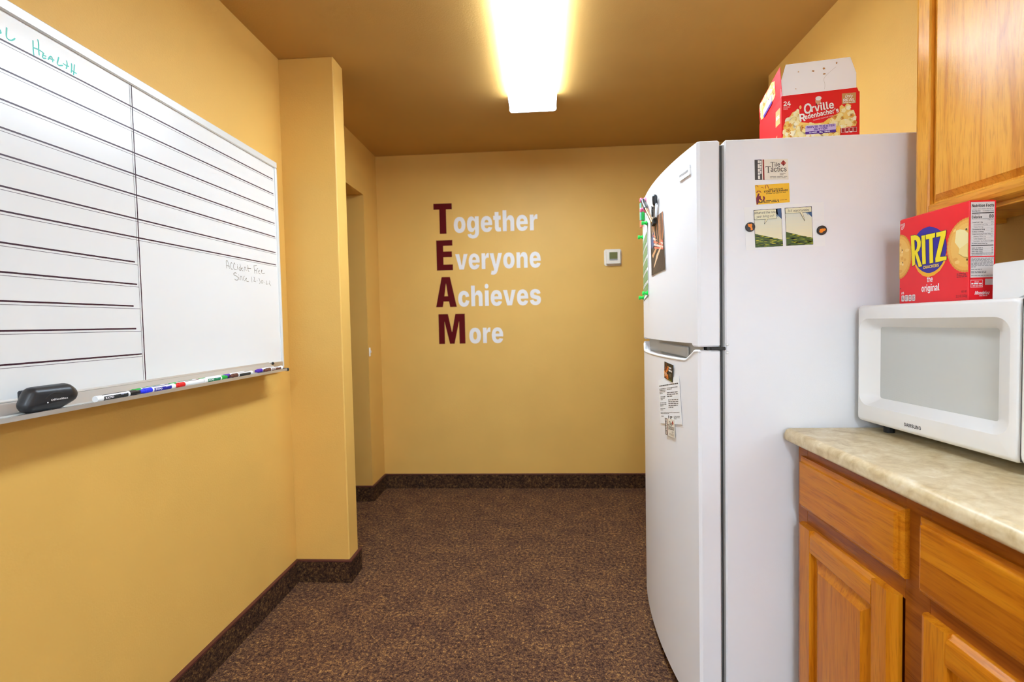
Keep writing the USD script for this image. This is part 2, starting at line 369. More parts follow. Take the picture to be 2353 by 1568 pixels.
# ------------------------------------------------------------------ ceiling fixtures
def fixture(y0, y1, x0, x1, zl, mat, label):
    t = Thing('ceiling_light', label, 'ceiling light', ((x0 + x1) / 2, (y0 + y1) / 2, H), group=None)
    t.add('housing', bx(x0 + 0.03, x1 - 0.03, y0 + 0.004, y1 - 0.004, H - 0.03, H - 0.0005), 'white_matte', world=True)
    r = 0.013
    half = [(x0 + 0.004, H - 0.028), (x0, zl + r)] + [(x0 + r - r * math.cos(a), zl + r - r * math.sin(a)) for a in np.linspace(0.2, 0.9, 4)]
    mir = [(x0 + x1 - x, z) for x, z in half]
    bot = [half[-1]] + [(x0 + r - r * math.cos(a), zl + r - r * math.sin(a)) for a in (1.1, 1.35, 1.57)]
    bmir = [(x0 + x1 - x, z) for x, z in bot]
    prof = half + bot[1:] + bmir[::-1] + mir[::-1][1:]
    inn = lambda pts: [(x + (0.002 if x < (x0 + x1) / 2 else -0.002), z + 0.002) for x, z in pts]
    t.add('lens', slab(Polygon(bot + bmir[::-1] + inn(bmir) + inn(bot)[::-1]), 'y', y0 + 0.006, y1 - 0.006), mat, smooth=40, world=True)
    for h in (half, mir):                                             # the flanks of the wraparound diffuser, farther from the tubes
        t.add('lens_side', slab(Polygon(h + inn(h)[::-1]), 'y', y0 + 0.006, y1 - 0.006), mat + '_side', smooth=40, world=True)
    cap = Polygon(prof).buffer(0.003, join_style=1)
    cap = cap.union(sbox(x0, H - 0.03, x1, H - 0.002))
    for a, b in ((y0, y0 + 0.006), (y1 - 0.006, y1)):
        t.add('end_cap', slab(cap, 'y', a, b), 'white_plastic', world=True)
fixture(1.42, 2.6396, -0.1463, 0.1026, 2.35, 'lamp_lens', 'long white wraparound ceiling light over the aisle by the refrigerator')
for x, y, w in ((-0.022, -1.5, 'in line with the aisle'), (-2.6, -1.3, 'added for fill on the whiteboard side'), (2.3, -1.3, 'added for fill on the cabinet side')):  # side pair is unseen, added to brighten left wall, microwave and drawers
    fixture(y - .61, y + .61, x - .1245, x + .1245, 2.35, 'lamp_lens_rear', 'long white wraparound ceiling light behind the camera, ' + w)

# ------------------------------------------------------------------ wall lettering
def on_back(poly, thick=0.0012): return slab(poly, 'y', YB - thick, YB - 0.0001)
def P(*p): return Polygon(p)
CAPS = {
 'T': P((-.7625, 2.0845), (-.6285, 2.0845), (-.6285, 2.042), (-.6715, 2.042), (-.6715, 1.867), (-.7205, 1.867), (-.7205, 2.042), (-.7625, 2.042)),
 'E': P((-.749, 1.820), (-.631, 1.820), (-.631, 1.780), (-.6995, 1.780), (-.6995, 1.7385), (-.636, 1.7385), (-.636, 1.6975), (-.6995, 1.6975), (-.6995, 1.644), (-.631, 1.644), (-.631, 1.602), (-.749, 1.602)),
 'A': Polygon([(-.716, 1.554), (-.655, 1.554), (-.610, 1.336), (-.6585, 1.336), (-.666, 1.376), (-.7055, 1.376), (-.713, 1.336), (-.762, 1.336)], [[(-.6855, 1.509), (-.699, 1.414), (-.672, 1.414)]]),
 'M': P((-.7465, 1.2845), (-.677, 1.2845), (-.6495, 1.150), (-.622, 1.2845), (-.5525, 1.2845), (-.5525, 1.0665), (-.5955, 1.0665), (-.5955, 1.232), (-.6325, 1.0665), (-.6665, 1.0665), (-.7035, 1.232), (-.7035, 1.0665), (-.7465, 1.0665))}
PLACE = {'T': 'topmost', 'E': 'second', 'A': 'third', 'M': 'lowest'}
for k, g in CAPS.items():
    single('wall_letter', on_back(g), 'vinyl_maroon', f'big maroon vinyl capital {k}, {PLACE[k]} in the column of capitals on the end wall', 'wall letter', 'maroon capitals on the end wall')
for cap, word, x0, x1, z in (('T', 'ogether', -.618, -.010, 1.870), ('E', 'veryone', -.613, .008, 1.604), ('A', 'chieves', -.599, .005, 1.336), ('M', 'ore', -.524, -.274, 1.066)):
    t = Thing('wall_word', f'white vinyl word "{word}" beside the maroon capital {cap} on the end wall', 'wall lettering', ((x0 + x1) / 2, YB, z), group='white words on the end wall')
    g = glyphs(word, 900, 200); b = g.bounds
    sx, sz = (x1 - x0) / (b[2] - b[0]), 0.1135 / 0.752
    g = affinity.translate(affinity.affine_transform(g, [sx, 0, 0, sz, -b[0] * sx, 0]), x0, z)
    g = g.buffer(-0.0012)
    parts = sorted(polys(g), key=lambda p: p.bounds[0])
    letters = []
    for p in parts:                                                   # the dot of an i goes with its stem
        if letters and p.bounds[0] >= letters[-1].bounds[0] - 1e-3 and p.bounds[2] <= letters[-1].bounds[2] + 2e-3: letters[-1] = letters[-1].union(p)
        elif letters and letters[-1].bounds[0] >= p.bounds[0] - 1e-3 and letters[-1].bounds[2] <= p.bounds[2] + 2e-3: letters[-1] = letters[-1].union(p)
        else: letters.append(p)
    for p in letters: t.add('letter', on_back(p.simplify(0.0004)), 'vinyl_white', world=True)

# thermostat
t = Thing('thermostat', 'white square thermostat with green display on the end wall', 'thermostat', (0.518, YB, 1.66))
def rrect(x0, x1, z0, z1, r): return sbox(x0 + r, z0 + r, x1 - r, z1 - r).buffer(r, quad_segs=5)
t.add('wall_plate', slab(rrect(-.0605, .0605, -.058, .058, .014), 'y', -.008, -.0005), 'plate_ivory')
body = t.add('cover', loft([np.array([(x, y, z) for x, z in list(rrect(-.046 - i, .049 + i, -.046 - i, .049 + i, .008).exterior.coords)[:-1]]) for i, y in ((.003, -.008), (.003, -.028), (0, -.032))]), 'plate_ivory')
t.add('display', slab(rrect(-.027, .030, -.014, .034, .002), 'y', -.0332, -.0318), 'screen_green', body)
t.add('button_bar', slab(rrect(-.027, .030, -.024, -.0145, .002), 'y', -.0334, -.0318), 'gasket', body)

# doorway edge plate
t = Thing('switch_plate', 'small white plate on the edge of the doorway wall', 'wall plate', (XL, YJ + 0.02, 1.03))
t.add('plate', cbx(XL, XL + .006, YJ + .008, YJ + .03, 1.0, 1.06, .002), 'white_plastic', world=True)
t.add('toggle', cbx(XL + .006, XL + .014, YJ + .015, YJ + .022, 1.024, 1.04, .002), 'white_plastic', world=True)

# ------------------------------------------------------------------ whiteboard
BX = -1.1640
Y0, Y1, Z0, Z1 = 0.585, 2.072, 1.058, 1.915
t = Thing('whiteboard', 'large white dry-erase board ruled in rows, in an aluminium frame on the left wall', 'whiteboard', (XL, 1.33, Z0))
t.add('panel', bx(XL + .001, BX, Y0 - .01, Y1 + .005, Z0 - .012, Z1 + .012), 'board_white', world=True)
def rail_z(y0, y1, z0, z1): return cbx(XL + .001, BX + .007, y0, y1, z0, z1, .003)
t.add('frame_rail', rail_z(Y0 - .02, Y1 + .014, Z1 - .002, Z1 + .026), 'frame_white', world=True)
t.add('frame_rail', rail_z(Y1, Y1 + .014, Z0 - .03, Z1 - .002), 'frame_white', world=True)
t.add('frame_rail', rail_z(Y0 - .02, Y0, Z0 - .03, Z1 - .002), 'frame_white', world=True)
TY0, TY1 = 0.60, 1.972
TRAY = 1.0315
prof = Polygon([(BX + .001, Z0 + .004), (BX + .006, Z0 - .002), (-1.130, TRAY + .001), (-1.124, TRAY), (-1.0885, TRAY), (-1.0865, TRAY + .0035), (-1.0835, TRAY + .0035), (-1.0825, TRAY - .0065), (-1.126, TRAY - .006), (BX + .001, Z0 - .022)])
t.add('frame_rail', cbx(XL + .001, BX + .006, Y0 - .02, Y1 + .012, Z0 - .03, Z0 + .001, .002), 'aluminium', world=True)
tray = t.add('tray', slab(prof, 'y', TY0, TY1), 'aluminium', world=True)
t.add('groove', bx(-1.1095, -1.1075, TY0 + .002, TY1 - .002, TRAY - .001, TRAY + .0003), 'dark_gap', tray, world=True)
for a, b in ((TY1, TY1 + .012), (TY0 - .012, TY0)):
    t.add('end_cap', cbx(-1.130, -1.079, a, b, TRAY - .009, TRAY + .004, .003), 'black_plastic', tray, world=True)
t.add('corner_screw', moved(turned(lathe([(0, 0), (.006, 0), (.006, .004), (.004, .007), (0, .007)], 10), 'x'), BX + .005, 1.992, 1.055), 'black_plastic', world=True)
BOARD = lambda u, v, w: np.stack([BX + w, u, v], 1)
MAR, REFL = lin(58, 22, 38), lin(120, 112, 112)
pr = Print(.0002); p_refl = Print(.0001)
def rule(ya, yb, za, zb, w, col, p): p.add(Polygon([(ya, za - w / 2), (yb, zb - w / 2), (yb, zb + w / 2), (ya, za + w / 2)]), col)
for z in (1.849, 1.785, 1.718, 1.656, 1.597, 1.528, 1.474):
    rule(Y0, 2.060, z - .006, z + .012, .0040, MAR, pr); rule(Y0, 2.064, z - .0135, z + .0045, .0014, REFL, p_refl)
for z, ye in ((1.405, 1.318), (1.341, 1.322), (1.278, 1.306), (1.213, 1.311), (1.139, 1.326)):
    rule(Y0, ye, z - .002, z, .0040, MAR, pr); rule(Y0, 1.328, z - .0095, z - .0075, .0014, REFL, p_refl)
pr.add(Polygon([(1.3335, Z0), (1.3365, Z0), (1.3365, Z1 - .002), (1.3335, Z1 - .002)]), MAR, 1); p_refl.add(sbox(1.3275, Z0, 1.3288, Z1 - .002), REFL, 1)
t.add('ruled_line', pr.done(BOARD), 'ink', world=True, kind='stuff'); t.add('ruled_line', p_refl.done(BOARD), 'ink', world=True, kind='stuff')  # thin grey lines paint each maroon line's reflection in the glossy board
TEAL = [[[.9971,1.8606],[.9999,1.8627],[.9983,1.8675]],[[.9971,1.8606],[.984,1.857],[.978,1.872],[.972,1.855]],[[1.0117,1.8801],[1.0103,1.8684],[1.0096,1.8596],[1.0133,1.8559],[1.0192,1.8572],[1.0241,1.8617],[1.0272,1.8665]],[[1.0665,1.884],[1.066,1.8705],[1.066,1.8581],[1.0665,1.8522]],[[1.0778,1.8923],[1.0793,1.8852],[1.0781,1.8702],[1.0789,1.859]],[[1.0662,1.8684],[1.0724,1.8697],[1.0794,1.8705],[1.0855,1.8698],[1.0898,1.8682]],[[1.0898,1.8682],[1.0867,1.8633],[1.0895,1.8631],[1.0941,1.8642]],[[1.0878,1.863],[1.0859,1.8579],[1.0883,1.8556],[1.0938,1.859]],[[1.0997,1.8595],[1.1028,1.8666],[1.1067,1.871],[1.1097,1.8686],[1.1102,1.8596]],[[1.1031,1.8636],[1.1086,1.8638],[1.1133,1.8654]],[[1.1254,1.878],[1.1227,1.8673],[1.1209,1.8603],[1.1241,1.8582],[1.1289,1.8603],[1.1339,1.8634]],[[1.145,1.8801],[1.1466,1.8744],[1.1452,1.867],[1.1432,1.8607]],[[1.1366,1.869],[1.1428,1.8681],[1.1498,1.8694]],[[1.1578,1.8798],[1.1578,1.8717],[1.1566,1.8634],[1.1556,1.8581]],[[1.1654,1.8814],[1.1643,1.8712],[1.1628,1.8618],[1.1614,1.8553]],[[1.1564,1.8638],[1.1623,1.8625],[1.1689,1.862]]]
NOTE = [[[1.7221,1.4596],[1.723,1.4476],[1.7237,1.4335]],[[1.7221,1.4596],[1.7282,1.4637],[1.7351,1.4524],[1.7391,1.4341]],[[1.7228,1.4443],[1.7362,1.4426],[1.7396,1.4419]],[[1.7559,1.4539],[1.7511,1.4594],[1.7462,1.4505],[1.7447,1.4414],[1.7493,1.4331],[1.7571,1.4328]],[[1.7735,1.4532],[1.7695,1.4606],[1.7645,1.4516],[1.7629,1.4402],[1.7686,1.433],[1.7811,1.4338]],[[1.7874,1.4475],[1.7874,1.4419],[1.7884,1.4352]],[[1.7869,1.4537],[1.7877,1.4527]],[[1.8036,1.4586],[1.8066,1.4487],[1.8068,1.4372],[1.8065,1.4326],[1.7975,1.435],[1.7961,1.4417],[1.8019,1.447]],[[1.8088,1.4397],[1.8174,1.443],[1.8176,1.4471],[1.8117,1.4423],[1.8132,1.4362],[1.8195,1.4334]],[[1.8279,1.4332],[1.8296,1.4444],[1.8319,1.4505],[1.8376,1.4505],[1.8381,1.443],[1.8425,1.4376]],[[1.8536,1.46],[1.8548,1.4496],[1.8532,1.44],[1.8578,1.4358],[1.8607,1.4355]],[[1.8489,1.4477],[1.8586,1.4477],[1.8734,1.4484]],[[1.8944,1.4637],[1.8964,1.4495],[1.8982,1.4311]],[[1.8942,1.4613],[1.9035,1.4642],[1.9139,1.466]],[[1.8962,1.4459],[1.9083,1.4448]],[[1.9136,1.432],[1.9113,1.4439],[1.9139,1.4515],[1.9214,1.4548]],[[1.9246,1.4417],[1.9322,1.445],[1.9314,1.4492],[1.9247,1.4429],[1.9263,1.4358],[1.9366,1.4332]],[[1.9447,1.4426],[1.9504,1.4482],[1.9496,1.453],[1.9438,1.445],[1.9475,1.438],[1.9582,1.4366],[1.9693,1.4408]],[[1.7802,1.4195],[1.775,1.4224],[1.766,1.4203],[1.7613,1.4153],[1.7672,1.4114],[1.7813,1.4094],[1.7899,1.4035],[1.7885,1.3965],[1.7802,1.3935],[1.7714,1.3944],[1.7671,1.3974]],[[1.7928,1.406],[1.7941,1.3976]],[[1.7925,1.4157],[1.7939,1.4147]],[[1.8022,1.3966],[1.8021,1.408],[1.807,1.4131],[1.8114,1.4089],[1.8152,1.3966]],[[1.8276,1.414],[1.8215,1.4064],[1.8228,1.3984],[1.8302,1.3956]],[[1.8342,1.3994],[1.8422,1.4048],[1.8415,1.4089],[1.8354,1.403],[1.8378,1.3963],[1.8473,1.3941],[1.8541,1.3953]],[[1.8751,1.415],[1.8767,1.3949]],[[1.8901,1.4152],[1.8951,1.4157],[1.8946,1.4084],[1.8888,1.3971],[1.8962,1.4008],[1.9031,1.3983]],[[1.9117,1.4039],[1.9137,1.4035]],[[1.9248,1.4136],[1.9309,1.4118],[1.9284,1.4054],[1.9356,1.4023],[1.934,1.3955],[1.9276,1.3937]],[[1.9476,1.4083],[1.9408,1.4016],[1.9446,1.3951],[1.9533,1.3977],[1.956,1.4054],[1.9487,1.4084]],[[1.9654,1.4012],[1.9676,1.4007]],[[1.978,1.4085],[1.9834,1.4065],[1.9796,1.3999],[1.9748,1.3938],[1.9882,1.3962]],[[2.0026,1.4107],[2.0069,1.4072],[2.0031,1.4018],[1.9982,1.3963],[2.0051,1.3975],[2.0114,1.3904]]]
for a, b in ((0, 3), (3, 99)): t.add('handwriting', Print(.0002).add(strokes(TEAL[a:b], .0030), lin(56, 190, 172)).done(BOARD), 'ink', world=True, label='teal handwritten heading')
for a, b in ((0, 12), (12, 18), (18, 24), (24, 99)): t.add('handwriting', Print(.0002).add(strokes(NOTE[a:b], .0019), lin(112, 100, 76)).done(BOARD), 'ink', world=True, label='faint brown handwritten note')

# eraser leaning on the tray
t = Thing('whiteboard_eraser', 'black rounded whiteboard eraser on the near end of the tray', 'eraser', (-1.11, 1.02, TRAY))
S = lambda r: m3.Manifold.sphere(r, 24)
ball = [S(.0185).translate(p) for p in ((-1.112, .9655, TRAY + .0195), (-1.112, .9745, TRAY + .0385))]
ball += [S(.0235).translate((-1.1135, 1.0425, TRAY + .0335)), S(.0205).translate((-1.1125, 1.050, TRAY + .0300)), S(.0155).translate((-1.112, 1.030, TRAY + .0165))]
b = m3.Manifold.batch_hull(ball)
b = b.trim_by_plane((1, 0, 0), -1.124)
body = t.add('body', b, 'eraser_black', smooth=50, world=True)
t.add('felt_pad', cbx(-1.134, -1.1235, .962, 1.058, TRAY + .004, TRAY + .050, .003), 'felt', world=True)
g = tube([(-1.0925, .986, TRAY + .030), (-1.0915, .993, TRAY + .0365), (-1.0918, 1.004, TRAY + .0405), (-1.0912, 1.018, TRAY + .0385), (-1.0925, 1.034, TRAY + .0345), (-1.0945, 1.050, TRAY + .0350)], .0007, 6)
t.add('seam', g, 'dark_gap', body, world=True)
t.add('lettering', Print(.0003).add(text('OfficeMax', .996, TRAY + .0225, .0042, .037, 800), lin(226, 226, 224)).done(lambda u, v, w: np.stack([-1.0918 + w + (u - .996) * .035, u, v], 1)), 'ink', body, world=True)
t.add('dot', moved(turned(lathe([(0, 0), (.0016, 0), (.0016, .0008), (0, .0012)], 10), 'x'), -1.0922, .989, TRAY + .020), 'white_plastic', body, world=True)

# markers
MR = .0083
def marker(label, y0, y1, x, cap_first, capmat, ink1, ink2, word=None, lx=MR):
    t = Thing('marker', label, 'marker', (x, (y0 + y1) / 2, TRAY), group='dry-erase markers on the whiteboard tray')
    L = y1 - y0; z = TRAY + MR
    prof_barrel = [(0, 0), (.0078, 0), (MR, .0015), (MR, .014), (.0079, .0155), (.0079, L - .042), (MR, L - .0405), (MR, L - .036), (0, L - .036)]
    prof_cap = [(0, L - .036), (.0078, L - .036), (.0076, L - .014), (.0056, L - .012), (.0050, L - .001), (.0040, L), (0, L)]
    def place(m):
        m = turned(m, 'y')
        if cap_first: m.apply_transform(trimesh.transformations.rotation_matrix(math.pi, (0, 0, 1))); return moved(m, x, y1, z)
        return moved(m, x, y0, z)
    bar = t.add('barrel', place(lathe(prof_barrel)), 'white_plastic', smooth=35, world=True)
    t.add('cap', place(lathe(prof_cap)), capmat, smooth=35, world=True)
    a, b = (y0 + .042, y1 - .017) if cap_first else (y0 + .017, y1 - .042)
    cyl = lambda u, v, w: np.stack([x + (.0080 + w) * np.cos(v), u, z + (.0080 + w) * np.sin(v)], 1)
    pl = Print(.00012)
    def strip(a0, a1, y_a, y_b, col, layer=0):
        k = np.linspace(a0, a1, 9)
        for i in range(8): pl.add(sbox(y_a, k[i], y_b, k[i + 1]), col, layer)
    strip(-.9, .55, a, b, ink1)
    strip(1.15, 2.3, a, b, ink2)
    if word: 
        g = affinity.scale(text(word[0], a + .003, 0, .0052, min(.024, (b - a) * .5), 900, slant=8), 1, 1 / .0081, origin=(0, 0))
        g = affinity.translate(g, 0, -.33)
        pl.add(g, lin(238, 238, 240), 1)
        g2 = affinity.scale(small_print(b - .022, b - .003, .0018, .0045, 2, 3), 1, 1 / .0081, origin=(0, 0)); pl.add(g2, lin(200, 205, 240), 1)
    t.add('label', pl.done(cyl), 'ink', bar, world=True)
XF_, XB_ = -1.0985, -1.1162
WH, BK, BR, GN, BL, RD, PU = lin(238, 238, 236), lin(44, 46, 46), lin(110, 66, 46), lin(10, 128, 78), lin(28, 26, 150), lin(226, 24, 24), lin(120, 84, 170)
marker('black-capped white marker lying nearest the eraser', 1.107, 1.2365, XF_, False, 'mark_black', BK, BK, ('EXPO',))
marker('blue-capped marker with a blue label on the tray', 1.238, 1.360, XF_, True, 'mark_blue', BL, BL, ('EXPO',))
marker('red-capped marker on the tray beside the blue marker', 1.362, 1.4800, XF_, True, 'mark_red', WH, BR, None)
marker('green marker whose cap points to the board corner', 1.4815, 1.602, XF_, False, 'mark_green', GN, WH, ('EXPO',))
marker('brown-capped marker beside the green marker in front', 1.620, 1.745, XF_, True, 'mark_brown', BK, BR, None)
marker('dark brown marker at the far end of the tray', 1.830, 1.955, XF_, True, 'mark_brown', BR, BK, ('EXPO',))
marker('green-capped marker lying behind the blue marker', 1.222, 1.345, XB_, True, 'mark_green', GN, GN, None)
marker('green-capped marker lying behind the red marker', 1.352, 1.474, XB_, True, 'mark_green', WH, GN, None)
marker('green-capped marker lying behind the front green marker', 1.478, 1.598, XB_, True, 'mark_green', GN, WH, None)
marker('purple-capped marker lying behind the brown marker', 1.603, 1.728, XB_, True, 'mark_purple', PU, WH, None)
marker('purple-capped marker at the far end of the tray', 1.800, 1.925, XB_, True, 'mark_purple', PU, WH, None)

# ------------------------------------------------------------------ refrigerator
FX, FY0, FY1, FZ = 0.5099, 1.3607, 2.075, 1.6952
FB = 1.165
def door_x(y): return 0.437 - 0.032 * (1 - ((np.asarray(y) - 1.714) / 0.357) ** 2)
t = Thing('refrigerator', 'white top-freezer refrigerator with curved doors and papers held by magnets', 'refrigerator', (0.8, 1.718, 0.0))
t.add('cabinet', cbx(FX, FB, FY0, FY1, .035, FZ, .004), 'fridge_white', world=True)
for fx in (FX + .05, FB - .05):
    for fy in (FY0 + .05, FY1 - .05):
        t.add('foot', moved(lathe([(0, 0), (.02, 0), (.018, .012), (.01, .036), (0, .036)], 14), fx, fy, 0), 'black_plastic', world=True)
t.add('kick_grille', cbx(.455, FX, FY0 + .01, FY1 - .01, .004, .05, .003), 'black_plastic', world=True)
t.add('gasket', bx(.494, FX + .001, FY0 + .006, FY1 - .006, .062, FZ - .012), 'gasket', world=True)
ys = np.linspace(FY0 + .005, 2.070, 33)
plan = [(.4975, FY0 + .004), (.4935, FY0), (float(door_x(FY0)) + .008, FY0)] + [(float(door_x(y)) + .0006, float(y)) for y in ys] + [(.446, 2.0745), (.4975, 2.0745)]
def door(z0, z1, cuts):
    pl = Polygon(plan); q = pl.buffer(-.004, join_style=2)
    pts = [(x, y, z) for g, zz in ((q, (z0, z1)), (pl, (z0 + .004, z1 - .004))) for x, y in g.exterior.coords for z in zz]
    d = m3.Manifold.hull_points(np.array(pts))
    for c in cuts:
        cm = slab(Polygon(c), 'x', .30, .458)
        d = d - m3.Manifold(m3.Mesh(np.asarray(cm.vertices, np.float32), np.asarray(cm.faces, np.uint32)))
    return d
fz = t.add('freezer_door', door(1.1285, FZ, [[(1.384, 1.10), (2.045, 1.10), (2.045, 1.130), (2.035, 1.138), (1.398, 1.138)]]), 'fridge_white', smooth=25, world=True)
LOW = [(1.386, 1.20), (1.386, 1.115), (1.392, 1.111), (1.432, 1.091), (1.446, 1.0875), (1.75, 1.0835), (2.028, 1.080), (2.040, 1.086), (2.050, 1.108), (2.052, 1.20)]
fr = t.add('fridge_door', door(.05, 1.1185, [LOW]), 'fridge_white', smooth=25, world=True)
t.add('handle_recess', bx(.4565, .4590, 1.384, 2.052, 1.076, 1.140), 'recess_grey', fr, world=True)
t.add('handle_insert', cbx(.4475, .4560, 1.50, 1.845, 1.088, 1.122, .003), 'recess_grey', fr, world=True)
lip = [(1.362, 1.1165), (1.384, 1.1155), (1.394, 1.109), (1.432, 1.089), (1.446, 1.0855)] + [(y, 1.0855 - .0055 * (y - 1.446) / .58) for y in np.linspace(1.50, 2.028, 9)] + [(2.041, 1.085), (2.052, 1.108)]
t.add('handle_lip', tube([(float(door_x(y)) + .0035, y, z) for y, z in lip], .0052, 8), 'white_gloss', fr, smooth=60, world=True)
t.add('divider', bx(.462, .4935, FY0 + .004, 2.072, 1.1165, 1.1305), 'dark_gap', world=True)
hg = t.add('hinge', cbx(.470, .5095, FY0 - .0045, FY0 - .0005, 1.1195, 1.1275, .0015), 'dark_gap', world=True)
for z in (1.1125, 1.1345):
    t.add('hinge_pin', moved(turned(lathe([(0, 0), (.0042, 0), (.0042, .003), (.0028, .0048), (0, .0052)], 12), '-y'), .5145, FY0 - .0005, z), 'white_gloss', hg, world=True)
for x0, x1 in ((.4975, .4995), (.5015, .5035)):
    t.add('door_seal', bx(x0, x1, FY0 + .003, FY0 + .0062, .07, FZ - .015), 'dark_gap', world=True)
DOOR = lambda u, v, w: np.stack([door_x(u) - w, u, v], 1)            # u is world y; the print is added mirrored below
def DOORF(y_far): return lambda u, v, w: np.stack([door_x(y_far - u) - w, y_far - u, v], 1)
# badge
def bent(poly, y_far, w0, w1, cut=.012):
    """A thick sheet bent to the doors; poly in (distance from y_far towards the viewer, z)."""
    p = Print(1.0); out = []
    f = DOORF(y_far)
    for pl in polys(poly):
        b = pl.bounds; ks = np.append(np.arange(b[0], b[2], cut), b[2])
        top, bot = [], []
        cells = [q for a, c in zip(ks[:-1], ks[1:]) for q in polys(pl.intersection(sbox(a, b[1] - 1, c, b[3] + 1)))]
        for q in cells:
            m = trimesh.creation.extrude_polygon(q, 1.0, engine='earcut'); v = np.array(m.vertices)
            out.append(trimesh.Trimesh(f(v[:, 0], v[:, 1], np.where(v[:, 2] > .5, w1, w0)), m.faces, process=False))
    return cat(out)
bd = t.add('badge', bent(rrect(.0, .072, 1.6155, 1.6455, .004), 1.4695, -.0012, .0030, .02), 'white_gloss', fz, world=True)
t.add('badge_lettering', Print(.0003).add(text('FRIGIDAIRE', .008, 1.6265, .0062, .056, 600), lin(160, 158, 156), 0, .01).done(lambda u, v, w: DOORF(1.4695)(u, v, w + .0031)), 'ink', bd, world=True)

# ---- things on the refrigerator's side: faces at y = FY0
def card(name, label, cat_, quad, thick, mat, group=None):
    """A flat card stuck on the refrigerator's side: quad of (x, z) from bottom left, anticlockwise."""
    q = np.array(quad); c = q.mean(0)
    t = Thing(name, label, cat_, (c[0], FY0, c[1]), group=group)
    t.add('sheet', slab(Polygon(quad), 'y', FY0 - thick, FY0 - .0002), mat, world=True)
    def where(u, v, w):                                               # u, v from 0 to 1 across the card
        a = q[0] * ((1 - u) * (1 - v))[:, None] + q[1] * (u * (1 - v))[:, None] + q[2] * (u * v)[:, None] + q[3] * ((1 - u) * v)[:, None]
        return np.stack([a[:, 0], FY0 - thick - w, a[:, 1]], 1)
    return t, where
def tile_print(p):
    dk = lin(74, 68, 64)
    p.add(sbox(0, 0, .215, 1), dk); p.add(sbox(.24, 0, .285, 1), lin(150, 50, 38))
    nm = text('x', 0, 0, .1)
    for x, a, b, s in ((.085, .04, .97, 3), (.155, .30, .95, 5)):
        g = small_print(a, b, 0, .075 if s == 3 else .05, 1, s, .8, 1.0); p.add(affinity.translate(affinity.rotate(g, 90, origin=(0, 0)), x + (.075 if s == 3 else .05), 0), lin(232, 226, 214), 1)
    ink = lin(70, 58, 50)
    def serif_T(x, z, w, h):
        return union_all([Polygon([(x, z + h), (x + w, z + h), (x + w, z + h * .78), (x + w * .93, z + h * .92), (x + w * .07, z + h * .92), (x, z + h * .78)]), sbox(x + w * .42, z, x + w * .58, z + h), sbox(x + w * .30, z, x + w * .70, z + h * .04)])
    p.add(serif_T(.475, .60, .115, .26), ink, 1); p.add(text('ile', .600, .64, .20, .155, 500), ink, 1)
    p.add(serif_T(.32, .34, .17, .31), ink, 1); p.add(text('actics', .475, .395, .235, .475, 500), ink, 1)
    for dx, dz, c in ((0, .07, lin(140, 22, 24)), (.04, 0, lin(190, 84, 70)), (-.04, 0, lin(176, 60, 52)), (0, -.07, lin(120, 14, 16))):
        p.add(Polygon([(.86 + dx, .80 + dz - .07), (.86 + dx + .042, .80 + dz), (.86 + dx, .80 + dz + .07), (.86 + dx - .042, .80 + dz)]), c, 2)
    p.add(small_print(.74, .96, .20, .33, 2, 7), lin(176, 166, 150), 1); p.add(small_print(.45, .96, .06, .18, 2, 8, last=1), lin(176, 166, 150), 1)
t, w = card('business_card', 'cream business card with a dark band reading Tile Tactics, uppermost on the refrigerator side', 'business card', [(.5905, 1.583), (.6795, 1.581), (.6775, 1.6365), (.5895, 1.6375)], .0008, 'card')
p = Print(.0002); tile_print(p); t.add('print', p.done(w), 'ink', world=True)
t, w = card('event_card', 'yellow card announcing a parade, under the cream business card on the refrigerator side', 'card', [(.5945, 1.516), (.6825, 1.5195), (.6810, 1.5715), (.5905, 1.5690)], .0008, 'card_yellow')
p = Print(.0002); ink = lin(46, 34, 12)
p.add(text('SAVE THE DATE', .60, .70, .07, .42, 800, align='c'), ink); p.add(text('STORY DAYS PARADE', .60, .585, .10, .70, 800, align='c'), ink); p.add(text('SATURDAY OCTOBER 8TH, 2022', .60, .50, .055, .58, 700, align='c'), lin(90, 64, 20))
p.add(small_print(.06, .68, .06, .19, 2, 11, last=1), ink); p.add(small_print(.70, .95, .13, .18, 1, 12, last=1), lin(190, 120, 30))
cl = lin(120, 26, 52)
p.add(strokes([[(.02, .95), (.06, .98), (.09, .90)], [(.30, .80), (.31, .97), (.36, .98), (.39, .80)], [(.03, .62), (.07, .72), (.13, .70), (.16, .60)], [(.035, .60), (.08, .68), (.13, .64)], [(.18, .85), (.21, .87), (.24, .82)]], .022), lin(176, 96, 36))
p.add(strokes([[(.03, .03), (.02, .30), (.06, .42), (.09, .54)], [(.04, .10), (.08, .35), (.10, .40)], [(.12, .42), (.11, .30), (.16, .22)], [(.23, .38), (.25, .28), (.21, .20)]], .05), cl)
t.add('print', p.done(w), 'ink', world=True)
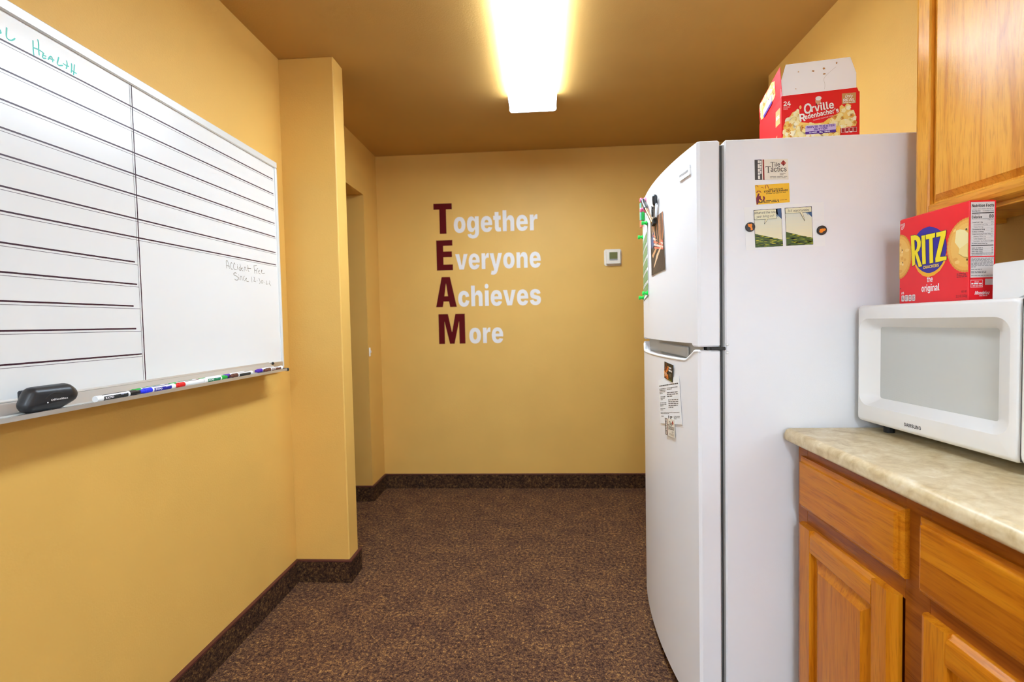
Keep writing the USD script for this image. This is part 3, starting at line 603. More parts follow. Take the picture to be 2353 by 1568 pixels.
# comic sheet: two painted panels, no figures
t, w = card('comic_sheet', 'white paper with a two-panel painted comic, held by two round black magnets', 'paper', [(.5665, 1.393), (.7765, 1.3985), (.7715, 1.5170), (.5615, 1.5100)], .0005, 'paper')
p = Print(.0002)
def comic(x0, x1, words, tail, seed):
    r = np.random.RandomState(seed); dk = lin(52, 56, 60)
    z0, z1 = .055, .915
    p.add(sbox(x0 - .004, z0 - .006, x1 + .004, z1 + .006), dk)
    H_ = 12
    for k in range(H_):                                               # watercolour sky
        a, b = z0 + (z1 - z0) * k / H_, z0 + (z1 - z0) * (k + 1) / H_; f = k / H_
        p.add(sbox(x0, a, x1, b), tuple(np.array(lin(240, 226, 178)) * (1 - f) + np.array(lin(214, 218, 206)) * f), 1)
    p.add(Polygon([(x1 - .11, z1), (x1, z1), (x1, z1 - .24), (x1 - .04, z1 - .16)]), lin(62, 92, 132), 2); p.add(Polygon([(x1 - .14, z1), (x1 - .05, z1), (x1 - .04, z1 - .2)]), lin(130, 152, 172), 2)
    hill = [(x0, z0), (x1, z0), (x1, z0 + .14)] + [(x1 - (x1 - x0) * i / 10, z0 + .14 + .17 * (i / 10) ** 1.1 + .012 * r.rand()) for i in range(1, 11)]
    p.add(Polygon(hill), lin(70, 92, 26), 2)
    hp = Polygon(hill)
    for k in range(70):
        x, z = x0 + (x1 - x0) * r.rand(), z0 + .30 * r.rand()
        p.add(ell(x, z, .018 + .02 * r.rand(), .006 + .006 * r.rand(), 8).intersection(hp), [lin(150, 160, 30), lin(36, 48, 26), lin(104, 124, 36), lin(186, 180, 40)][r.randint(4)], 3 + (k % 3))
    bt = words[2]
    bub = sbox(x0 + .006, bt, x1 - words[3], z1 - .012).buffer(.006, quad_segs=4)
    p.add(bub.buffer(.005), dk, 6); tl = Polygon(tail); p.add(tl.buffer(.004), dk, 6); p.add(bub, lin(234, 226, 190), 7); p.add(tl, lin(238, 228, 186), 7)
    for i, (s, ww) in enumerate(zip(words[0], words[1])):
        p.add(text(s, (x0 + x1 - words[3]) / 2, z1 - .095 - .085 * i, .052, ww, 400, slant=6, align='c'), dk, 8)
comic(.122, .465, (['What will the new', 'year bring us?'], [.27, .22], .70, .075), [(.262, .70), (.292, .70), (.246, .585)], 5)
comic(.515, .845, (['365 opportunities'], [.27], .80, .012), [(.70, .80), (.725, .80), (.752, .60)], 6)
t.add('print', p.done(w), 'ink', world=True)
def round_magnet(x, z, blob, label):
    t = Thing('round_magnet', label, 'magnet', (x, FY0, z), group=None)
    t.add('disc', moved(turned(lathe([(0, 0), (.0122, 0), (.0128, .001), (.0128, .0042), (.0118, .0056), (0, .0060)], 28), '-y'), x, FY0 - .0006, z), 'magnet_black', smooth=40, world=True)
    t.add('print', Print(.0003).add(Polygon(blob).buffer(.0006), lin(246, 140, 24)).done(lambda u, v, w: np.stack([u + x, FY0 - .0067 - w, v + z], 1)), 'ink', world=True)
round_magnet(.5765, 1.4555, [(-.0075, .0075), (-.0045, .0075), (-.0035, .0065), (.0015, .008), (.0035, .006), (.0025, 0), (.004, -.004), (.0045, -.008), (.002, -.009), (.0, -.0075), (.0005, -.0035), (-.002, -.001), (-.006, .001)], 'round black magnet with an orange shape at the left edge of the comic sheet')
round_magnet(.7655, 1.4405, [(-.0085, -.005), (-.005, -.007), (-.001, -.0065), (.0015, -.003), (.005, -.002), (.008, .001), (.006, .004), (.003, .003), (-.001, .0035), (-.005, .002), (-.0065, .0025), (-.0075, -.001)], 'round black magnet with an orange shape at the right edge of the comic sheet')

# ---- things on the refrigerator's doors
def door_sheet(name, label, cat_, quad, mat, group=None, gap=.0008, thick=.0008):
    """quad of (y, z) as the viewer sees it: bottom left (far), bottom right (near), top right, top left."""
    q = np.array(quad); c = q.mean(0); yf = q[:, 0].max()
    t = Thing(name, label, cat_, (float(door_x(c[0])), c[0], c[1]), group=group)
    t.add('sheet', bent(Polygon([(yf - y, z) for y, z in quad]), yf, gap, gap + thick), mat, world=True)
    def where(u, v, w):
        a = q[0] * ((1 - u) * (1 - v))[:, None] + q[1] * (u * (1 - v))[:, None] + q[2] * (u * v)[:, None] + q[3] * ((1 - u) * v)[:, None]
        return np.stack([door_x(a[:, 0]) - gap - thick - w, a[:, 0], a[:, 1]], 1)
    return t, where
# green table chart
t, w = door_sheet('chart_sheet', 'paper chart of green tables held by four green magnets on the freezer door', 'paper', [(2.022, 1.288), (1.842, 1.302), (1.856, 1.585), (2.024, 1.560)], 'paper')
p = Print(.0003)
for k in range(5):
    z0, z1 = .035 + k * .172, .035 + k * .172 + .132
    p.add(sbox(.03, z0, .97, z1), lin(118, 152, 92), 0, .1)
    for j in range(4): p.add(sbox(.08 + j * .22, z0 + .015, .25 + j * .22, z1 - .03), lin(150, 178, 124), 1, .1)
    p.add(small_print(.1, .9, z1 + .008, z1 + .03, 1, 20 + k, last=1), lin(190, 186, 170), 1)
t.add('print', p.done(w), 'ink', world=True)
def push_magnet(y, z, label):
    t = Thing('push_magnet', label, 'magnet', (float(door_x(y)), y, z), group=None)
    m = lathe([(0, 0), (.009, 0), (.009, .002), (.0055, .005), (.0050, .010), (.0078, .013), (.0078, .018), (.006, .0195), (0, .0195)], 16)
    m.apply_transform(trimesh.transformations.rotation_matrix(-math.pi / 2, (0, 1, 0)))
    t.add('knob', moved(m, float(door_x(y)) - .0028, y, z), 'magnet_green', smooth=40, world=True)
push_magnet(2.006, 1.548, 'green push magnet at the far upper corner of the green chart')
push_magnet(1.855, 1.575, 'green push magnet at the near upper corner of the green chart')
push_magnet(2.000, 1.300, 'green push magnet at the far lower corner of the green chart')
push_magnet(1.858, 1.310, 'green push magnet at the near lower corner of the green chart')
# photo card with a flag and streaks
t, w = door_sheet('photo_card', 'dark photo card of orange streaks and a flag in a spring clamp', 'photo', [(1.770, 1.368), (1.590, 1.371), (1.612, 1.563), (1.786, 1.563)], 'paper')
p = Print(.0002); r = np.random.RandomState(4)
p.add(sbox(0, 0, 1, 1), lin(74, 62, 54), 0, .08)
for k in range(16):
    x = .15 + .85 * r.rand(); p.add(LineString(smooth_line([(x * .55 + .35, .50), (x + .04 * r.randn(), .75), (x + .05 * r.randn(), 1.0)])).buffer(.012, quad_segs=2).intersection(sbox(0, 0, 1, 1)), [lin(214, 150, 104), lin(226, 170, 126), lin(190, 122, 82)][k % 3], 1 + k % 2)
p.add(Polygon([(.04, .66), (.28, .78), (.30, .52), (.10, .48)]), lin(86, 104, 140), 3)
for k in range(5):
    p.add(Polygon([(.20 + .03 * k, .70 - .06 * k), (.24 + .03 * k, .73 - .06 * k), (.95, .50 - .03 * k), (.93, .47 - .03 * k)]), [lin(226, 110, 86), lin(240, 214, 200)][k % 2], 4)
p.add(Polygon([(.22, .12), (.30, .13), (.92, .46), (.86, .46), (.50, .33)]), lin(236, 196, 150), 4)
p.add(Polygon([(.10, .36), (.20, .30), (.52, .42), (.45, .46)]), lin(214, 160, 110), 4)
for k in range(9): p.add(Polygon([(.12 + .09 * k, 0), (.14 + .09 * k, 0), (.62 + .04 * k, .34), (.61 + .04 * k, .34)]), lin(120, 100, 82), 2)
p.add(sbox(.0, 0, .09, .52), lin(52, 50, 54), 2)
t.add('print', p.done(w), 'ink', world=True)
# spring clamp gripping the card
def dpt(y, z, w): return (float(door_x(y)) - w, y, z)
t = Thing('spring_clamp', 'metal spring clamp with black grips holding the photo card', 'clamp', (float(door_x(1.71)), 1.71, 1.59))
ar = t.add('arm', tube([dpt(1.716, 1.548, .009), dpt(1.765, 1.588, .011), dpt(1.818, 1.622, .012)], .0055, 10), 'brass', smooth=50, world=True)
t.add('grip', tube([dpt(1.818, 1.622, .012), dpt(1.852, 1.648, .013), dpt(1.876, 1.664, .013)], .0085, 12), 'black_plastic', ar, smooth=50, world=True)
ar = t.add('arm', hull([dpt(y, z, ww) for y, z in ((1.700, 1.556), (1.690, 1.603), (1.664, 1.603), (1.668, 1.556)) for ww in (.006, .012)]), 'steel', world=True)
t.add('grip', tube([dpt(1.672, 1.604, .010), dpt(1.672, 1.616, .011), dpt(1.671, 1.625, .011)], .0088, 12), 'black_plastic', ar, smooth=50, world=True)
t.add('spring', cat([tube([dpt(1.700, 1.600, .014), dpt(1.694, 1.588, .015), dpt(1.686, 1.594, .015)], .0022, 6), tube([dpt(1.694, 1.588, .015), dpt(1.697, 1.566, .014)], .0026, 6)]), 'dark_gap', world=True)
t.add('jaw', hull([dpt(y, z, ww) for y, z in ((1.726, 1.552), (1.694, 1.558), (1.690, 1.540), (1.716, 1.535)) for ww in (.002, .012)]), 'dark_gap', world=True)
# far-edge magnets
t = Thing('pink_magnet', 'pink spool-shaped magnet near the far edge of the freezer door', 'magnet', (float(door_x(1.9)), 1.9, 1.655))
for z, nm in ((1.672, 'knob'), (1.634, 'knob')):
    m = lathe([(0, 0), (.011, 0), (.011, .003), (.006, .009), (.009, .019), (.007, .022), (0, .022)], 16)
    m.apply_transform(trimesh.transformations.rotation_matrix(-math.pi / 2, (0, 1, 0)))
    t.add(nm, moved(m, float(door_x(1.897)) - .0004, 1.897, z), 'magnet_pink', smooth=40, world=True)
t = Thing('teal_clip', 'teal plastic clip between the pink and coral clips on the freezer door', 'clip', (float(door_x(1.95)), 1.95, 1.63))
t.add('clip_plate', hull([dpt(y, z, ww) for y, z in ((1.940, 1.606), (1.956, 1.606), (1.958, 1.672), (1.942, 1.672)) for ww in (.012, .018)]), 'magnet_teal', world=True)
t.add('magnet_base', hull([dpt(y, z, ww) for y, z in ((1.936, 1.604), (1.960, 1.604), (1.960, 1.650), (1.936, 1.650)) for ww in (.001, .0115)]), 'mark_green', world=True)
t = Thing('coral_clip', 'coral plastic clip at the far edge of the freezer door', 'clip', (float(door_x(1.995)), 1.995, 1.62))
t.add('clip_plate', hull([dpt(y, z, ww) for y, z in ((1.984, 1.585), (2.006, 1.585), (2.006, 1.655), (1.984, 1.655)) for ww in (.008, .014)]), 'magnet_coral', world=True)
t.add('magnet_base', hull([dpt(y, z, ww) for y, z in ((1.986, 1.590), (2.004, 1.590), (2.004, 1.640), (1.986, 1.640)) for ww in (.001, .0078)]), 'magnet_coral', world=True)
# lower door
t, w = door_sheet('notice_sheet', 'white printed notice held by two cards on the lower refrigerator door', 'paper', [(1.664, .852), (1.463, .889), (1.482, 1.034), (1.688, .997)], 'paper')
p = Print(.0002); g = lin(120, 116, 112)
p.add(small_print(.06, .95, .84, .87, 1, 31, .8, 1.0), lin(80, 76, 74))
for a, b, c, d, rows, s in ((.06, .40, .66, .80, 4, 32), (.46, .94, .74, .80, 2, 33), (.46, .92, .58, .70, 3, 34), (.10, .36, .52, .62, 3, 35), (.06, .40, .38, .48, 3, 36), (.50, .92, .34, .54, 5, 37), (.06, .36, .29, .35, 2, 38), (.06, .94, .21, .26, 2, 39), (.08, .36, .14, .18, 1, 40), (.70, .94, .10, .18, 3, 41)): p.add(small_print(a, b, c, d, rows, s, .5), g)
p.add(sbox(.46, .09, .50, .18), lin(60, 56, 54)); p.add(small_print(.54, .64, .09, .17, 2, 42, .8), lin(90, 86, 84))
t.add('print', p.done(w), 'ink', world=True)
t, w = door_sheet('picture_magnet', 'dark card magnet with a flame picture at the top of the notice', 'magnet', [(1.608, 1.015), (1.531, 1.009), (1.524, 1.064), (1.605, 1.069)], 'black_plastic', gap=.0022, thick=.001)
p = Print(.0002); r = np.random.RandomState(9)
p.add(sbox(.02, .02, .98, .98), lin(46, 34, 24))
for k in range(26):
    x, z = .04 + .46 * r.rand(), .08 + .84 * r.rand(); p.add(ell(x, z, .05 + .05 * r.rand(), .06 + .07 * r.rand(), 8).intersection(sbox(.02, .02, .62, .98)), [lin(226, 110, 30), lin(150, 60, 24), lin(240, 160, 60), lin(96, 40, 22)][k % 4], 1 + k % 3)
p.add(ell(.26, .30, .13, .11), lin(226, 158, 120), 5); p.add(small_print(.62, .94, .72, .82, 1, 3, .9, 1), lin(224, 220, 214), 5); p.add(small_print(.58, .96, .55, .66, 1, 4, .9, 1), lin(236, 232, 226), 5); p.add(small_print(.66, .94, .20, .44, 3, 5), lin(120, 110, 90), 5); p.add(sbox(.55, .02, .98, .10), lin(96, 104, 34), 4)
t.add('print', p.done(w), 'ink', world=True)
t, w = door_sheet('business_card', 'cream business card with a dark band reading Tile Tactics, at the foot of the notice', 'business card', [(1.600, .8275), (1.5165, .8355), (1.519, .8925), (1.6065, .8815)], 'card', gap=.0022, thick=.0008)
p = Print(.0002); tile_print(p); t.add('print', p.done(w), 'ink', world=True)

# ------------------------------------------------------------------ cabinets
def door_part(t, name, x0, x1, z0, z1, y, st, rl, up_, lv, pv, bevel=.030, edge=.016):
    d = t.node(name)
    def stile(a, b, lo, hi, out):                                     # out: which side carries the shaped outer edge
        c = [(a, y), (b, y), (b, y - .020), (a, y - .020)]
        pts = []
        for z in (lo, hi):
            pts += [(a, y, z), (b, y, z)]
            if out == 'l': pts += [(a, y - .008, z), (a + edge * .5, y - .017, z), (a + edge, y - .020, z), (b - .003, y - .020, z), (b, y - .017, z)]
            else: pts += [(b, y - .008, z), (b - edge * .5, y - .017, z), (b - edge, y - .020, z), (a + .003, y - .020, z), (a, y - .017, z)]
        return hull(pts)
    t.add('stile', stile(x0, x0 + st, z0, z1, 'l'), up_, d); t.add('stile', stile(x1 - st, x1, z0, z1, 'r'), up_, d)
    def rail(lo, hi, out):
        pts = []
        for x in (x0 + st, x1 - st):
            pts += [(x, y, lo), (x, y, hi)]
            if out == 't': pts += [(x, y - .008, hi), (x, y - .017, hi - edge * .5), (x, y - .020, hi - edge), (x, y - .020, lo + .003), (x, y - .017, lo)]
            else: pts += [(x, y - .008, lo), (x, y - .017, lo + edge * .5), (x, y - .020, lo + edge), (x, y - .020, hi - .003), (x, y - .017, hi)]
        return hull(pts)
    t.add('rail', rail(z1 - rl, z1, 't'), lv, d); t.add('rail', rail(z0, z0 + rl, 'b'), lv, d)
    t.add('panel', panel_loft(x0 + st, x1 - st, z0 + rl, z1 - rl, [(0, y), (0, y - .008), (bevel / 3, y - .0085), (bevel, y - .0165), (bevel + .003, y - .0190)]), pv, d)
    return d
def drawer_part(t, x0, x1, z0, z1, y, lower=None):
    d = t.node('drawer')
    st = [(0, y), (0, y - .009), (.006, y - .013), (.011, y - .014), (.0125, y - .0195), (.015, y - .020)]
    if lower is None:
        t.add('drawer_front', panel_loft(x0, x1, z0, z1, st), 'base_oak_level', d)
    else:                                                             # a front glued up from two boards
        t.add('drawer_front', panel_loft(x0, x1, z0, z1, st), 'base_oak_level', d)
        t.add('lower_board', bx(x0 + .0152, x1 - .0152, y - .0204, y - .012, z0 + .0152, lower), 'base_oak_board', d)
# lower: x = .695 is the face frame
t = Thing('base_cabinet', 'honey oak base cabinet with drawers over doors under the beige countertop', 'cabinet', (.695, 1.338, 0), -90)
W_, D_ = .90, .47
t.add('case', bx(.001, W_ - .001, .019, D_, .10, .8675), 'base_oak_upright')
def frame(x0, x1, z0, z1): return cbx(x0, x1, 0, .0185, z0, z1, .001)
t.add('frame_stile', frame(0, .045, .10, .8675), 'oak_frame'); t.add('frame_stile', frame(.385, .445, .10, .8675), 'oak_frame'); t.add('frame_stile', frame(W_ - .045, W_, .10, .8675), 'oak_frame')
for a, b in ((.045, .385), (.445, W_ - .045)):
    for c, d in ((.825, .8675), (.655, .712), (.10, .135)): t.add('frame_rail', frame(a, b, c, d), 'oak_frame')
t.add('toe_kick', bx(.002, W_ - .002, .06, .08, 0, .10), 'oak_frame')
drawer_part(t, .0295, .3955, .700, .8365, 0); drawer_part(t, .4325, .800, .6965, .8370, 0, .768)
door_part(t, 'door', .0295, .3790, .118, .6590, 0, .062, .058, 'base_oak_upright', 'base_oak_level', 'base_oak_upright')
door_part(t, 'door', .4405, .800, .118, .6630, 0, .062, .058, 'base_oak_upright', 'base_oak_level', 'base_oak_upright')
# upper
t = Thing('wall_cabinet', 'honey oak wall cabinet with raised-panel doors above the microwave', 'cabinet', (.98, 1.307, 1.432), -90)
W_, D_, HH = .90, .198, .762
t.add('case', cat([bx(0, .015, .019, D_, 0, HH), bx(W_ - .015, W_, .019, D_, 0, HH), bx(.015, W_ - .015, .019, D_, HH - .015, HH), bx(.015, W_ - .015, .019, D_ - .001, .012, .024), bx(.015, W_ - .015, D_ - .006, D_ - .001, .024, HH - .015)]), 'oak_depth')
t.add('frame_stile', frame(0, .04, 0, HH), 'oak_upright'); t.add('frame_stile', frame(.42, .48, 0, HH), 'oak_upright'); t.add('frame_stile', frame(W_ - .04, W_, 0, HH), 'oak_upright')
for a, b in ((.04, .42), (.48, W_ - .04)):
    for c, d in ((0, .038), (HH - .038, HH)): t.add('frame_rail', frame(a, b, c, d), 'oak_level')
door_part(t, 'door', .002, .438, .010, HH - .012, 0, .052, .034, 'oak_upright', 'oak_level', 'oak_upright', .017)
door_part(t, 'door', .462, .892, .010, HH - .012, 0, .052, .034, 'oak_upright', 'oak_level', 'oak_upright', .017)

# countertop
CX, CT, CB = .6616, .9023, .868
arc = [(CX + .016 - .016 * math.cos(a), CT - .016 + .016 * math.sin(a)) for a in np.linspace(0, math.pi / 2, 7)]
low = [(CX + .008 - .008 * math.sin(a), CB + .008 - .008 * math.cos(a)) for a in np.linspace(0, math.pi / 2, 5)]
prof = Polygon(low + arc + [(1.179, CT), (1.179, CB)])
single('countertop', slab(prof, 'y', .405, 1.3457), 'laminate', 'beige mottled laminate countertop with a rounded front edge', 'countertop', smooth=30)

# ------------------------------------------------------------------ microwave
A_ = math.degrees(math.atan2(-.998, .0622))
t = Thing('microwave', 'white countertop microwave oven with a grey window', 'microwave', (.845, 1.338, CT), A_)
MW, MD, MH, FT = .520, .285, .331, .024
t.add('case', cbx(.004, MW - .004, .0325, MD, FT + .004, MH - .004, .006), 'white_plastic')
for fx in (.05, MW - .05):
    for fy in (.05, MD - .04): t.add('foot', moved(lathe([(0, 0), (.012, 0), (.014, .0285), (0, .0285)], 12), fx, fy, .0), 'black_plastic')
# door: a frame whose opening slopes in to the window
def ring(x0, x1, z0, z1, r, y, n=8):
    o = []
    for cx, cz, a0 in ((x1 - r, z1 - r, 0), (x0 + r, z1 - r, math.pi / 2), (x0 + r, z0 + r, math.pi), (x1 - r, z0 + r, 1.5 * math.pi)):
        o += [(cx + r * math.cos(a0 + k * math.pi / 2 / n), y, cz + r * math.sin(a0 + k * math.pi / 2 / n)) for k in range(n + 1)]
    return np.array(o)
D0, D1 = 0.0, .412
rings = [ring(D0, D1, FT, MH, .010, .032), ring(D0, D1, FT, MH, .010, .010), ring(D0 + .002, D1 - .002, FT + .003, MH - .002, .010, .004), ring(D0 + .008, D1 - .004, FT + .011, MH - .008, .010, 0.0),
         ring(.010, .396, .069, .296, .030, 0.0), ring(.0115, .3945, .0705, .2945, .029, .0015), ring(.030, .366, .081, .281, .020, .019), ring(.046, .349, .089, .274, .006, .0285), ring(.0465, .3485, .0895, .2735, .006, .0300)]
dm = loft(rings, closed=False)
vol = dm.copy()
dm.invert() if dm.face_normals[(len(rings[0]) * 2) * 3 + 5][1] > 0 else None
dp = t.add('door', dm, 'white_plastic', smooth=24)
t.add('window', bx(.045, .350, .0294, .0315, .088, .275), 'oven_window', dp)
t.add('lettering', Print(.0003).add(text('SAMSUNG', .158, .0405, .0082, .047, 700), lin(60, 60, 62)).done(FRONT), 'ink', dp)
pm = loft([ring(.4155, MW, FT, MH, .010, .032), ring(.4155, MW, FT, MH, .010, .009), ring(.4165, MW - .002, FT + .003, MH - .002, .010, .003), ring(.4185, MW - .008, FT + .010, MH - .008, .010, 0.0)])
cp = t.add('control_panel', pm, 'white_plastic', smooth=32)
t.add('gap', bx(.4115, .416, .006, .030, FT + .004, MH - .002), 'dark_gap')
t.add('overlay', slab(rrect(.4205, MW - .010, .082, .298, .004), 'y', -.0008, .001), 'white_plastic', cp)
t.add('display', slab(rrect(.4295, MW - .022, .238, .285, .002), 'y', -.0016, 0), 'display_dark', cp)
t.add('door_button', slab(rrect(.4215, MW - .011, .036, .074, .004), 'y', -.0025, .001), 'white_plastic', cp)
pk = Print(.0002)
for i, (s, c) in enumerate((('Auto', (170, 60, 60)), ('Reheat', (170, 60, 60)), ('1  2  3', (90, 90, 95)), ('Power', (90, 80, 80)), ('Kitchen', (90, 80, 80)), ('Timer', (90, 80, 80)))): pk.add(text(s, .430, .214 - i * .0225, .0055, None, 600), lin(*c))
t.add('key_lettering', pk.done(face(-.0009)), 'ink', cp)

MT = CT + MH
# ------------------------------------------------------------------ red cracker box
t = Thing('cracker_box', 'red cracker carton standing on the microwave with a blue oval emblem', 'box', (.90, 1.2625, MT), -90)
BW, BD, BHH = .1945, .054, .2085
RED = lin(226, 18, 30)
t.add('carton', cbx(0, BW, 0, BD, 0, BHH, .0012), 'carton_red')
t.add('top_flap', slab(Polygon([(.002, .002), (BW - .002, .002), (BW - .003, BD - .004), (.003, BD - .004)]), 'z', BHH + .0002, BHH + .0012), 'carton_red')
R2 = dict(ell_b=[[.0915,.1757],[.1112,.1689],[.1272,.1567],[.1367,.142],[.1403,.1235],[.1387,.1058],[.1313,.0887],[.1189,.0758],[.1029,.069],[.0879,.0686],[.0725,.0743],[.0584,.0855],[.0502,.1003],[.0445,.1193],[.0434,.139],[.0477,.1536],[.0556,.1647],[.0712,.1747]],
 ell_y=[[.1387,.1058],[.1344,.087],[.1221,.0716],[.1062,.0627],[.0897,.0603],[.0744,.0645],[.0603,.0756],[.0512,.0905],[.0502,.1003],[.0584,.0855],[.0725,.0743],[.0879,.0686],[.1029,.069],[.1189,.0758],[.1313,.0887]],
 R=[[.0367,.1642],[.0494,.1637],[.0574,.1609],[.0645,.1548],[.0678,.1447],[.0674,.1338],[.0632,.1248],[.0579,.1212],[.0724,.0866],[.0623,.0857],[.0505,.1184],[.0512,.0933],[.0422,.0899]], Ri=[[.0483,.1514],[.0526,.1511],[.0562,.1459],[.057,.1382],[.0552,.1302],[.05,.1254]],
 I=[[.0694,.1583],[.0803,.158],[.0834,.091],[.0732,.0903]], T=[[.082,.1582],[.109,.1581],[.1083,.1481],[.1018,.1476],[.1045,.0908],[.094,.0905],[.0919,.1473],[.0827,.1473]], Z=[[.1117,.1576],[.1383,.1582],[.1374,.1483],[.123,.1012],[.1406,.1006],[.1404,.0927],[.1107,.0906],[.1102,.0993],[.1239,.1476],[.1115,.1475]])
p = Print(.0002)
p.add(Polygon(smooth_line(R2['ell_b'] + R2['ell_b'][:1])), lin(44, 24, 150), 1); p.add(Polygon(R2['ell_y']).buffer(.0008), lin(246, 178, 24), 0)
for k, hole in (('R', R2['Ri']), ('I', None), ('T', None), ('Z', None)):
    g = Polygon(R2[k], [hole] if hole else []); p.add(g.buffer(.0010), lin(40, 30, 60), 2); p.add(g, lin(250, 226, 20), 3)
p.add(text('CRACKERS', .076, .0795, .0068, .0445, 800, turn=1), lin(246, 214, 90), 4)
t.add('emblem', p.done(FRONT), 'ink')
def cracker(cx, cz, a, b, seed, clip):
    p = Print(.0002); r = np.random.RandomState(seed); n = 44
    ang = np.linspace(0, 2 * math.pi, n * 6, endpoint=False)
    k = 1 + .022 * np.abs(np.sin(ang * n / 2))
    edge = Polygon(np.stack([cx + a * k * np.cos(ang), cz + b * k * np.sin(ang)], 1))
    c = sbox(*clip)
    p.add(edge.intersection(c), lin(226, 150, 50)); p.add(affinity.scale(edge, .93, .93).intersection(c), lin(240, 176, 76), 1); p.add(affinity.scale(edge, .80, .80).intersection(c), lin(244, 190, 92), 2)
    for q in range(14): p.add(ell(cx + a * .7 * r.uniform(-1, 1), cz + b * .7 * r.uniform(-1, 1), .004 + .004 * r.rand(), .004, 10).intersection(affinity.scale(edge, .9, .9)).intersection(c), [lin(250, 206, 120), lin(234, 168, 70)][q % 2], 3)
    return p, c
p, c = cracker(-.0010, .118, .0400, .0545, 3, (.0006, .02, .1, .2))
for x, z in ((.0100, .1335), (.0122, .1025)): p.add(ell(x, z, .0014, .0022, 10), lin(70, 44, 12), 5); p.add(ell(x, z - .005, .003, .0026, 10), lin(252, 220, 160), 4)
t.add('cracker_picture', p.done(FRONT), 'ink')
p, c = cracker(.1900, .1175, .0490, .0565, 4, (.1, .02, BW - .0006, .2))
ch = lambda q, col, l: p.add(Polygon(q).intersection(sbox(0, 0, BW - .0006, .25)), col, l)
ch([[.1649,.1521],[.1735,.1535],[.1848,.1501],[.1926,.1431],[.1960,.135],[.1960,.1223],[.1734,.112],[.1616,.1276]], lin(246, 228, 164), 5); ch([[.1734,.112],[.1960,.1216],[.1960,.091],[.1843,.0937],[.1714,.1023]], lin(244, 216, 136), 6)
ch([[.1714,.1023],[.1843,.0937],[.1960,.091],[.1960,.0890],[.1843,.0918],[.1712,.1008]], lin(206, 160, 70), 6)
for x, z in ((.1897, .1504), (.1925, .0863)): p.add(ell(x, z, .0018, .0026, 10), lin(60, 36, 10), 7)
t.add('cracker_picture', p.done(FRONT), 'ink')
p = Print(.0002); w_ = lin(244, 240, 238); dr = lin(130, 14, 20)
p.add(text('the', .0945, .0480, .0125, .0165, 700, align='c'), w_); p.add(text('original', .0960, .0262, .0160, .0510, 800, align='c'), w_)
t.add('product_name', p.done(FRONT), 'ink'); p = Print(.0002); p.add(strokes([[(.0148, .1990), (.0090, .1960), (.0055, .1890), (.0062, .1845), (.0105, .1850), (.0150, .1905), (.0168, .1960), (.0148, .1990)]], .0010), w_); p.add(strokes([[(.0030, .1965), (.0072, .1990)], [(.0035, .1940), (.0110, .1985)], [(.0080, .1880), (.0140, .1965)], [(.0090, .1865), (.0150, .1945)]], .0009), w_)
t.add('corner_logo', p.done(FRONT), 'ink')
for k in range(4):
    p = Print(.0002); x = .0075 + k * .0115; g = rrect(x, x + .0098, .0062, .0215, .0025); p.add(g, lin(232, 222, 220)); p.add(small_print(x + .0015, x + .0083, .009, .019, 3, 50 + k, .5, 1), lin(150, 90, 92), 1); t.add('fact_icon', p.done(FRONT), 'ink')
p = Print(.0002); p.add(text('AS', .0070, .0240, .0060, .0090, 800), w_)
p.add(small_print(.166, .1915, .0500, .0600, 3, 61, .5, 1), dr); p.add(text('NET WT', .1785, .0175, .0046, .0130, 600), dr); p.add(text('12.1 OZ (343g)', .1650, .0080, .0052, .0270, 600), dr); p.add(small_print(.0020, .0065, .0370, .0400, 1, 62, .6, 1), dr)
t.add('lettering', p.done(FRONT), 'ink')
# nutrition side: looks towards the viewer along +x of the carton
SIDE = lambda u, v, w: np.stack([np.full_like(u, BW) + w, u, v], 1)
p = Print(.0002); k = lin(46, 44, 46); g = lin(130, 126, 124); wh = lin(222, 214, 208)
p.add(sbox(.0030, .0930, .0500, .2055), wh); p.add(sbox(.0040, .0480, .0500, .0905), wh)
p.add(text('Nutrition Facts', .0048, .1950, .0062, .0440, 800), k, 1); p.add(small_print(.006, .046, .1895, .1925, 1, 70, .5, 1), lin(176, 170, 166), 1); p.add(text('Serving size', .0048, .1855, .0028, .0170, 700), k, 1); p.add(text('5 crackers (16g)', .0480, .1855, .0028, .0215, 600, align='r'), g, 1)
p.add(sbox(.0048, .1815, .0485, .1835), k, 1); p.add(text('Amount per serving', .0048, .1785, .0018, .0160, 600), g, 1); p.add(text('Calories', .0048, .1718, .0052, .0205, 800), k, 1); p.add(text('80', .0482, .1718, .0072, .0090, 800, align='r'), k, 1); p.add(sbox(.0048, .1698, .0485, .1704), k, 1); p.add(text('% Daily Value*', .0482, .1670, .0017, .012, 600, align='r'), g, 1)
rows = [('Total Fat 3.5g', 1, '5%'), ('Saturated Fat 1.5g', 0, '6%'), ('Trans Fat 0g', 0, ''), ('Cholesterol 0mg', 1, '0%'), ('Sodium 130mg', 1, '6%'), ('Total Carbohydrate 10g', 1, '4%'), ('Dietary Fiber 0g', 0, '0%'), ('Total Sugars 1g', 0, ''), ('Includes 1g Added Sugars', 0, '2%'), ('Protein less than 1g', 1, '')]
for i, (s, b, v) in enumerate(rows):
    z = .1622 - i * .0049; p.add(text(s, .0052 if b else .0085, z, .0023, None, 700 if b else 500, size=60), k if b else g, 1); p.add(sbox(.0048, z - .0015, .0485, z - .0012), lin(170, 164, 160), 1)
    if v: p.add(text(v, .0480, z, .0023, None, 700, align='r', size=60), g, 1)
p.add(sbox(.0048, .1140, .0485, .1158), k, 1)
